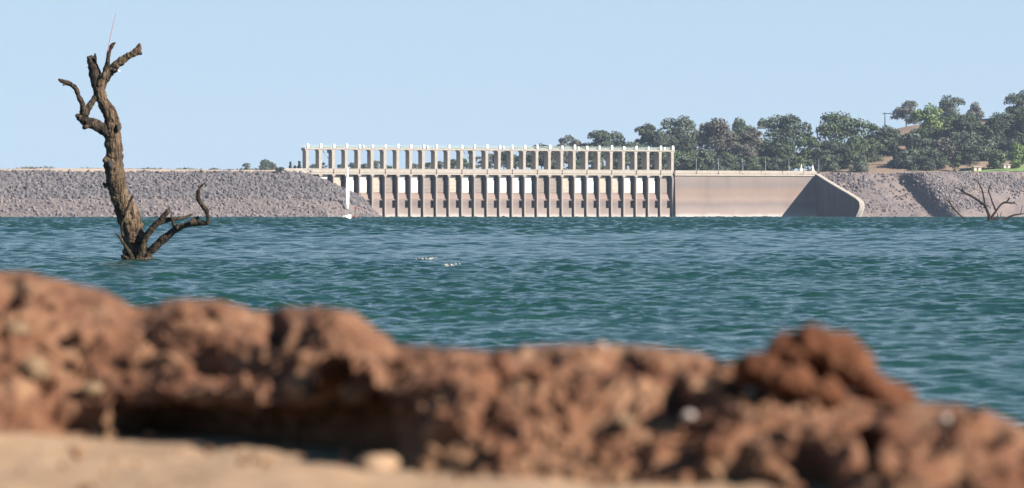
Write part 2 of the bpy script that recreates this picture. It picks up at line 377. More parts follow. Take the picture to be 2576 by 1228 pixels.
for i in range(0, NP, 2):
    MB().box(S0 + i * PITCH - .2, S0 + i * PITCH + .2, -1.7, -1.45, ZD - .5, ZD + 1.5).build('expansion_joint', M['joint'], dam)
# plain right-hand wall
b = MB(); b.prism([(-3.6, -4), (-2.3, 17.8), (-2.3, 19.1), (6.5, 19.1), (6.5, -4)], SE + .8, STW + 40); b.build('abutment_wall', M['dam_face'], dam)
b = MB(); b.box(SE + .75, STW + 2, -2.75, 6.4, 19.1, 19.9); b.build('coping', M['cream_concrete'], dam)
xs = SE + .9; k = 0
while xs < STW - 1:
    x1 = min(xs + 10.6, STW); b = MB(); b.box(xs, x1 - .3, -2.6, -2.25, 20.15, 21.5)
    for xx in np.arange(xs + .6, x1 - .6, 2.4): b.box(xx, xx + .3, -2.55, -2.3, 19.903, 20.15)
    b.build('parapet', M['cream_concrete'], dam); xs += 10.6
for sx in (SE + 14, SE + 29, SE + 40, SE + 52):
    jb = MB(); jb.prism([(-3.62, -3.9), (-2.31, 17.8), (-2.31, 19), (-2.2, 19), (-3.5, -3.9)], sx, sx + .16); jb.build('wall_joint', M['gate_brown'], dam)
# training wall running towards the lake, its top falling and curving to the left
tw = empty('training_wall', dam_pt(STW, 0, 0), A)
tag(tw, 'sloping concrete wing wall running from the dam down to the lake, left face in deep shade', 'wing wall')
path = [(0, 0, 20.3), (0, 8, 18.2), (0, 16, 16.1), (.2, 24, 14.0), (.5, 32, 11.9), (.8, 40, 9.8), (.9, 46, 8.2), (.4, 51, 6.6), (-.8, 54.5, 4.6), (-2.6, 57, 2.4), (-5.2, 59, -.8)]
V = []; 
for i, (x, n, z) in enumerate(path):
    a = path[max(i - 1, 0)]; c = path[min(i + 1, len(path) - 1)]
    dx, dn = c[0] - a[0], c[1] - a[1]; l = math.hypot(dx, dn); ex, en = dn / l, -dx / l
    for off, zz in ((-.5, -4), (-.5, z), (.9, z), (.9, -4)): V.append((x + ex * off, -(n + en * off), zz))
b = MB(); b.v = V
for i in range(len(path) - 1):
    for k in range(3): b.f.append((i * 4 + k, i * 4 + k + 1, i * 4 + k + 5, i * 4 + k + 4))
b.build('retaining_wall', M['shaded_concrete'], tw)
b = MB(); b.v = []
for i, (x, n, z) in enumerate(path):
    a = path[max(i - 1, 0)]; c = path[min(i + 1, len(path) - 1)]
    dx, dn = c[0] - a[0], c[1] - a[1]; l = math.hypot(dx, dn); ex, en = dn / l, -dx / l
    for off, zz in ((-.7, z + .003), (-.7, z + .5), (1.5, z + .5), (1.5, z + .003)): b.v.append((x + ex * off, -(n + en * off), zz))
for i in range(len(path) - 1):
    for k in range(3): b.f.append((i * 4 + k, i * 4 + k + 1, i * 4 + k + 5, i * 4 + k + 4))
b.build('wall_cap', M['cream_concrete'], tw)

# ------------------------------------------------------------------ hoist gantry over the spillway
gan = empty('hoist_gantry', (XL, ZL, 0), A)
tag(gan, 'open concrete hoist gantry of tall columns standing along the dam crest', 'gantry')
ZT = 30.1
cme = None
for i in range(NP):
    if cme is None:
        cb = MB(); cb.box(-.62, .62, -1.28, 4.9, ZD + .003, ZT); cb.prism([(.621, ZT - .9), (1.2, ZT - .004), (.621, ZT - .004)], -1.2, 4.8, 'y'); cb.prism([(-.621, ZT - .9), (-.621, ZT - .004), (-1.2, ZT - .004)], -1.2, 4.8, 'y')
        co = cb.build('column', M['cream_concrete'], gan); cme = co.data
    else: co = link(bpy.data.objects.new('column', cme), gan)
    co.location = (S0 + i * PITCH, 0, 0)
b = MB(); b.box(S0 - 1.2, SE + 1.0, -1.45, 5.0, ZT, ZT + .75); b.build('top_beam', M['cream_concrete'], gan)
b = MB()
for yy in (-1.4, 4.95):
    for zz in (.55, 1.15): b.box(S0 - 1.1, SE + .9, yy - .03, yy + .04, ZT + .75 + zz, ZT + .83 + zz)
    x = S0 - 1.0
    while x < SE + .9: b.box(x - .05, x + .05, yy - .028, yy + .038, ZT + .753, ZT + 1.98); x += 1.48
b.build('railing', M['pale_green'], gan)
for i in range(NP - 1):
    b = MB(); x = S0 + i * PITCH; h = rng.uniform(.5, .9)
    b.box(x + 1.5, x + 4.6, -.8, .4, ZT + .753, ZT + .75 + h); b.box(x + 2.2, x + 2.9, -.9, .5, ZT + .76, ZT + 1.3); b.build('hoist_drum', M['pale_green'], gan)
mm = None
for i in range(NP):
    x = S0 + i * PITCH
    extra = [0] + ([1.75] if i in (4, 9, 15, 21, 28) else [])
    for e in extra:
        if mm is None:
            q = MB(); q.frustum(0, 0, 0, 1.25, .95, 1.4, .85, 1.2); q.frustum(0, 0, 1.25, 1.6, 1.05, 1.3, .35, .5)
            mo = q.build('hoist_motor', M['white_paint'], gan); mm = mo.data
        else: mo = link(bpy.data.objects.new('hoist_motor', mm), gan)
        mo.location = (x + .25 + e, -1.0, ZT + .755); mo.scale = (1 if not e else .7, 1, rng.uniform(.9, 1.35) if not e else .8)
# service stair frames hanging in three bays
for i in (2, 13, 26):
    x = S0 + (i - 1) * PITCH + 3.2; b = MB()
    b.box(x + .6, x + 2.1, .2, 1.8, ZT - 1.5, ZT - .1)
    b.tube([(x - 1.9, .5, ZT - .2), (x + 1.2, .5, ZT - 4.2), (x + .9, .5, ZD + 5.0), (x + 2.0, .5, ZD + 3.2), (x + 2.0, .5, ZD + .2)], [.14] * 5, 5)
    b.tube([(x - .6, .5, ZD + .2), (x + .6, .5, ZD + 3.2), (x + 1.6, .5, ZD + 4.6)], [.12] * 3, 5)
    b.build('service_hoist', M['steel'], gan)

# lamp posts on the plain crest
lp = [(1748, 'leftmost lamp post on the plain crest, nearest the gantry'), (1804, 'thin grey lamp post on the crest, second to the right of the gantry'),
      (1865, 'thin grey lamp post on the crest, third to the right of the gantry'), (1922, 'thin grey lamp post on the crest, fourth to the right of the gantry'),
      (1981, 'thin grey lamp post on the crest just left of the two small pale pylons'), (2056, 'thin grey lamp post standing over the tip of the shaded wing wall')]
def s_at(u, n=-1.0):
    r = (u - U0) / F
    # XL + s cosA = r (ZL + s sinA)
    return (r * ZL - XL) / (math.cos(A) - r * math.sin(A))
base = None
for u, lab in lp:
    s = s_at(u)
    if base is None:
        base = empty('lamp_post', (0, 0, 0)); parts = []
        q = MB(); q.box(-.35, .35, -.35, .35, 0, 1.5); parts.append(q.build('post_base', M['dark_metal'], base))
        q = MB(); q.tube([(0, 0, 1.5), (0, 0, 4), (0, 0, 7.4)], [.17, .14, .10], 8); parts.append(q.build('pole', M['steel'], base))
        q = MB(); q.tube([(0, 0, 7.3), (.1, -.6, 7.7), (.15, -1.4, 7.8)], [.08, .07, .06], 6); parts.append(q.build('arm', M['steel'], base))
        q = MB(); q.frustum(.15, -1.6, 7.66, 7.9, .5, .8, .3, .6); parts.append(q.build('lamp_head', M['dark_metal'], base)); o = base
    else:
        o = base.copy(); col.objects.link(o)
        for c in parts: d = c.copy(); col.objects.link(d); d.parent = o
    o.location = dam_pt(s, 1.7, 19.903); o.rotation_euler = (0, 0, A)
    tag(o, lab, 'lamp post', 'lamp posts along the dam crest')
for u, lab in ((2013, 'small pale pointed pylon on the crest, left of the pair'), (2042, 'small pale pointed pylon at the head of the wing wall, right of the pair')):
    o = empty('marker_pylon', dam_pt(s_at(u), 1.2, 19.903), A); tag(o, lab, 'pylon', 'small pale pylons on the crest')
    q = MB(); q.frustum(0, 0, 0, 1.7, 1.7, 1.7, 1.3, 1.3); q.build('base', M['cream_concrete'], o)
    q = MB(); q.frustum(0, 0, 1.7, 3.2, 1.2, 1.2, .5, .5); q.frustum(0, 0, 3.2, 4.6, .4, .4, .12, .12); q.build('spire', M['white_paint'], o)
# car on the deck
o = empty('parked_car', dam_pt(s_at(771), .9, ZD + .004), A); tag(o, 'pale blue grey car parked on the dam crest at the left foot of the gantry', 'car')
q = MB(); q.prism([(-2.2, .35), (-2.2, .95), (-1.3, 1.1), (2.05, 1.1), (2.2, .9), (2.2, .35)], -.85, .85, 'y')
for vi in range(len(q.v)): pass
q.build('body', M['car_paint'], o)
q = MB(); q.prism([(-1.25, 1.103), (-.55, 1.62), (1.3, 1.62), (1.95, 1.103)], -.75, .75, 'y'); q.build('cabin', M['glass'], o)
q = MB(); q.box(-.5, 1.25, -.7, .7, 1.623, 1.70); q.build('roof', M['car_paint'], o)
for wx in (-1.35, 1.35):
    for wy in (-.8, .8):
        q = MB(); q.tube([(wx, wy - .1, .33), (wx, wy + .1, .33)], [.33, .33], 14); q.build('wheel', M['rubber'], o)

# ------------------------------------------------------------------ embankments
def emb_dist(s, n):       # distance beyond the crest line end at s=-1
    ds = np.maximum(s + 2.5, 0); dn = np.maximum(n - .0, 0)
    return np.sqrt(ds ** 2 + dn ** 2)
def emb_z(s, n):
    d = emb_dist(s, n)
    z = 20.4 - np.clip(d - 2.0, 0, None) / 2.3
    return np.where((z < 9) & (s > 0), 9 - (9 - z) * (1 + 1.1 * np.clip(s / 15, 0, 1)), z)
def local_to_world(s, n, z):
    return np.stack([XL + s * math.cos(A) + n * math.sin(A), ZL + s * math.sin(A) - n * math.cos(A), z], -1)
def emb_sheet():
    s = np.linspace(-260, 58, 500); n = np.concatenate([[-30, -12, -8.5], np.linspace(-8, 58, 120)])
    Nn, Ss = np.meshgrid(n, s, indexing='ij')
    Zz = emb_z(Ss, Nn) + .35 * fbm(Ss * .4, Nn * .4, Ss * 0, 3, 4) * np.clip((Nn - 1) / 3, 0, 1)
    Zz = np.where(Nn < -8.4, 20.4 - (-8.4 - Nn) * .6, Zz)
    Zz = np.where((Ss > -2.5) & (Nn < 2.2), np.minimum(Zz, 19.0 - (Ss + 2.5) / 2.3), Zz)
    V = local_to_world(Ss, Nn, Zz).reshape(-1, 3)
    o = np_mesh('left_embankment', V, grid_faces(len(n), len(s)), M['bank_soil']); tag(o, kind='structure')
emb_sheet()
# pale crest strip
b = MB()
pts = []
ss = np.linspace(-260, -3, 90)
for i, s in enumerate(ss):
    zt = 20.85 + .18 * math.sin(s * .05) + .12 * rng.uniform(-1, 1)
    for n, z in ((-8, 20.3), (-6, zt + .2), (.4, zt + .2), (3.6 + rng.uniform(-.3, .5), 19.75)): b.v.append(tuple(dam_pt(s, n, z)))
for i in range(len(ss) - 1):
    for k in range(3): b.f.append((i * 4 + k, i * 4 + k + 1, i * 4 + k + 5, i * 4 + k + 4))
tag(b.build('crest_track', M['gravel']), kind='structure')
# cream concrete ramp block where the crest meets the dam
blk = MB(); blk.prism([(-8.8, 17.6), (-8.8, 21.5), (2.2, 21.4), (2.2, 17.6)], -2.9, 6, 'y'); 
o = blk.build('abutment_block', M['cream_concrete']); o.location = (XL, ZL, 0); o.rotation_euler = (0, 0, A)
tag(o, 'cream concrete block joining the rock embankment to the left end of the dam', 'abutment')

def rocks(name, n, sampler, size, m, seed):
    rg = np.random.RandomState(seed)
    t = (1 + 5 ** .5) / 2
    ico = np.array([(-1, t, 0), (1, t, 0), (-1, -t, 0), (1, -t, 0), (0, -1, t), (0, 1, t), (0, -1, -t), (0, 1, -t), (t, 0, -1), (t, 0, 1), (-t, 0, -1), (-t, 0, 1)], float)
    ico /= np.linalg.norm(ico[0])
    tri = np.array([(0,11,5),(0,5,1),(0,1,7),(0,7,10),(0,10,11),(1,5,9),(5,11,4),(11,10,2),(10,7,6),(7,1,8),(3,9,4),(3,4,2),(3,2,6),(3,6,8),(3,8,9),(4,9,5),(2,4,11),(6,2,10),(8,6,7),(9,8,1)])
    P = sampler(n, rg); n = len(P)
    sz = size[0] * (size[1] / size[0]) ** (rg.rand(n) ** 1.6)
    V = ico[None] * (1 + rg.uniform(-.28, .28, (n, 12, 1))) * sz[:, None, None] * rg.uniform(.6, 1.3, (n, 1, 3))
    a = rg.uniform(0, 6.28, n); b_ = rg.uniform(-.7, .7, n)
    ca, sa = np.cos(a)[:, None], np.sin(a)[:, None]; cb_, sb_ = np.cos(b_)[:, None], np.sin(b_)[:, None]
    x, y, z = V[..., 0], V[..., 1], V[..., 2]
    y, z = y * cb_ - z * sb_, y * sb_ + z * cb_; x, y = x * ca - y * sa, x * sa + y * ca
    V = np.stack([x, y, z], -1) + P[:, None, :]
    Q = (tri[None] + (np.arange(n) * 12)[:, None, None]).reshape(-1, 3)
    o = np_mesh(name, V.reshape(-1, 3), Q, m, smooth=False); return o
def samp_upper(n, rg):
    s = rg.uniform(-235, 40, n); nn = rg.uniform(3.9, 30, n) ; z = emb_z(s, nn)
    keep = (z > 6.5 + rg.normal(0, 1.2, n)) & ((s < -2.5) | (nn > 2.6))
    s, nn, z = s[keep], nn[keep], z[keep]; return local_to_world(s, nn, z + rg.uniform(-.1, .25, len(s)))
def samp_lower(n, rg):
    s = rg.uniform(-235, 60, n); nn = rg.uniform(2.6, 52, n); z = emb_z(s, nn); keep = (z < 9.5) & (z > -.6)
    s, nn, z = s[keep], nn[keep], z[keep]; return local_to_world(s, nn, z + rg.uniform(-.2, .1, len(s)))
o = rocks('riprap', 17000, samp_upper, (.4, 1.35), M['rock'], 2); tag(o, 'dark grey rock riprap on the left embankment', 'riprap', kind='stuff')
o = rocks('pale_riprap', 9000, samp_lower, (.35, 1.1), M['pale_rock'], 5); tag(o, 'paler dusty rubble at the foot of the left embankment', 'riprap', kind='stuff')

# right-hand shore: one sheet from under the water up to the land behind the crest
def shore_front(s):       # how far the shore foot stands towards the lake
    st = 1 / (1 + np.exp(-(s - STW - 38) / 1.2))
    return 34 + 10 * np.clip((s - STW) / 30, 0, 1) + 17 * st
def shore_z(s, n):
    base = 20.1 + 1.2 * np.clip((s - STW - 50) / 40, 0, 1)
    f = shore_front(s); c = f - 34 + 0 * s
    c = np.where(s < STW + 12, c * np.clip((s - STW) / 12, 0, 1), c)
    z = base - np.clip(n - c - 1.5, 0, None) * (20.3 / 41)
    bench = 1.6 * np.exp(-((n - c - 17) / 5.0) ** 2) * np.clip((s - STW - 42) / 14, 0, 1)
    return z + bench
def right_shore():
    s = np.linspace(STW + .95, STW + 240, 420); n = np.concatenate([[-60, -30, -8], np.linspace(-5, 90, 190)])
    Nn, Ss = np.meshgrid(n, s, indexing='ij')
    rough = fbm(Ss * .12, Nn * .12, Ss * 0, 4, 8)
    Zz = shore_z(Ss, Nn) + rough * .5
    Zz = np.maximum(Zz, -3)
    V = local_to_world(Ss, Nn, Zz).reshape(-1, 3)
    o = np_mesh('right_shore', V, grid_faces(len(n), len(s)), M['pink_soil']); tag(o, kind='structure')
right_shore()
def samp_right(n, rg):
    s = rg.uniform(STW + 2, STW + 150, n); nn = rg.uniform(1, 66, n); z = shore_z(s, nn)
    rel = s - STW
    lowlim = np.where(rel < 36, 3.0, np.where(rel < 62, 4.5, 12.0))
    lowlim = lowlim + rg.normal(0, 1.3, n)
    dens = np.where(rel < 36, .42, np.where(rel < 62, 1.0, .8))
    bare = (rel > 22) & (rel < 37) & (z > 6)
    keep = (z > lowlim) & (z < 20.6) & (rg.rand(n) < dens) & ~(bare & (rg.rand(n) < .8)) & (nn > .5)
    s, nn, z = s[keep], nn[keep], z[keep]; return local_to_world(s, nn, z)
o = rocks('shore_riprap', 26000, samp_right, (.35, .9), M['pale_rock'], 9); tag(o, 'grey rock riprap on the bank right of the wing wall', 'riprap', kind='stuff')

# land behind the dam
def land_z(X, Y):
    u = U0 + F * X / Y
    hill = 30 * (1 / (1 + np.exp(-(u - 2120) / 60))) * np.clip((Y - 1600) / 170, 0, 1) ** .9 * (1 / (1 + np.exp((Y - 2300) / 120)))
    hill = hill * (1 + .10 * (u - 2200) / 300)
    low = 20.6 - 14 * (1 / (1 + np.exp((u - 1350) / 100)))
    return low + hill + 1.2 * fbm(X * .01, Y * .01, X * 0, 3, 3)
def land():
    yy = np.concatenate([np.linspace(1490, 2400, 130), np.linspace(2430, 3000, 12)]); xx = np.linspace(-700, 700, 240)
    Y, X = np.meshgrid(yy, xx, indexing='ij')
    # start the land 8 m behind the dam line
    Ymin = ZL + (X - XL) * math.tan(A) + 9.5; Yw = np.maximum(Y, Ymin)
    Zz = land_z(X, Yw); Zz = np.where(Y < Ymin, np.minimum(Zz, 18), Zz)
    V = np.stack([X, Yw, Zz], -1).reshape(-1, 3)
    o = np_mesh('land', V, grid_faces(len(yy), len(xx)), M['dry_grass']); tag(o, kind='structure')
land()

# ------------------------------------------------------------------ trees
def leaf_cloud(lobes, n, size, rg):
    vol = np.array([l[3] * l[4] * l[5] for l in lobes]) ** .66; pick = rg.choice(len(lobes), n, p=vol / vol.sum())
    Lb = np.array(lobes)[pick]
    d = rg.normal(size=(n, 3)); d /= np.linalg.norm(d, axis=1)[:, None]
    d[:, 2] = np.where(d[:, 2] < -.35, -d[:, 2] * .6, d[:, 2])
    r = rg.uniform(.55, 1.06, n) ** .7
    P = Lb[:, :3] + d * Lb[:, 3:6] * r[:, None]
    nrm = d * .9 + rg.normal(size=(n, 3)) * .75; nrm /= np.linalg.norm(nrm, axis=1)[:, None]
    tv = np.cross(nrm, rg.normal(size=(n, 3))); tv /= np.linalg.norm(tv, axis=1)[:, None]; bv = np.cross(nrm, tv)
    s = size * rg.uniform(.6, 1.35, n)[:, None]; a = s * tv; c = s * .62 * bv
    V = np.stack([P - a - c * .4, P + a * .2 - c, P + a + c * .3, P - a * .1 + c], 1).reshape(-1, 3)
    return V, np.arange(len(V)).reshape(-1, 4)
def make_tree(u, vt, wpx, vb, Z, kind, label, style='dome', seed=0, group='trees behind the dam', name='gum_tree', cat='tree'):
    if vt < 400 and style != 'cone': wpx *= 1.22
    if style == 'bush' and vb > 433: vb = 441
    rg = np.random.RandomState(seed * 7 + 11); m = Z / F
    X = (u - U0) * m; zt = HC + (V0 - vt) * m; zb = HC + (V0 - vb) * m; H = max(zt - zb, 2.0); W = wpx * m
    root = empty(name, (X, Z, zb)); tag(root, label, cat, group)
    lobes = []
    if style == 'dome': cz, nl, cb = .06, 20, .28
    elif style == 'sparse': cz, nl, cb = .10, 17, .22
    elif style == 'bush': cz, nl, cb = .0, 11, .3
    elif style == 'cone': cz, nl, cb = .05, 7, .3
    else: cz, nl, cb = .14, 17, .22
    for k in range(nl):
        f = (k + .5) / nl
        if style == 'cone':
            z = H * (cz + f * .85); rr = W * .5 * (1 - f * .8); lobes.append((rg.uniform(-.1, .1) * W, 0, z, rr, rr, H * .14)); continue
        ang = rg.uniform(0, 6.28); z = H * (cz + (1 - cz) * rg.uniform(.12, .86))
        prof = math.sqrt(max(.08, 1 - ((z / H - cz) / (1 - cz) * 1.1 - .25) ** 2))
        rad = W * .5 * prof * math.sqrt(rg.rand()) * .95
        lr = W * rg.uniform(.15, .28) * (1 if style != 'sparse' else .7)
        lz = min(lr * rg.uniform(.6, .95), (H - z) * .98)
        lobes.append((math.cos(ang) * rad, math.sin(ang) * rad, z, lr, lr, max(lz, .35)))
    if style in ('dome', 'bush', 'flat'):
        lobes.append((0, 0, H * (.55 if style != 'bush' else .42), W * .33, W * .33, H * .3))
        lobes.append((rg.uniform(-.1, .1) * W, 0, H * .8, W * .24, W * .24, H * .2))
    else: lobes.append((rg.uniform(-.1, .1) * W, 0, H * .84, W * .2, W * .2, H * .15))
    area = W * H; n = int(min(7500, max(300, area * (19 if style != 'sparse' else 10))))
    V, Q = leaf_cloud(lobes, n, .36 + .010 * W, rg)
    cr = np_mesh('crown', V, Q, M['leaf_' + kind], root, smooth=False)
    tb = MB(); tr = max(.12, W * .022); top = H * .62
    lean = rg.uniform(-.06, .06) * W
    ty = -W * .42 if 'pale trunk' in label else 0
    tb.tube([(0, ty, -1.2), (lean * .4, ty, top * .35), (lean, ty, top * .7), (lean * 1.2, ty * .5, top)], [tr * 1.3, tr, tr * .75, tr * .4], 7)
    if style != 'bush':
        for k in range(5 if style != 'cone' else 0):
            l = lobes[rg.randint(len(lobes))]; z0 = top * rg.uniform(.35, .8)
            tb.tube([(lean * .7, 0, z0), ((l[0] + lean) * .5, l[1] * .5, (z0 + l[2]) * .52), (l[0], l[1], l[2])], [tr * .55, tr * .4, tr * .18], 5)
    tb.build('trunk', M['trunk_pale' if kind in ('grey', 'brown', 'ghost', 'olive') else 'trunk_dark'], root, True)
    return root
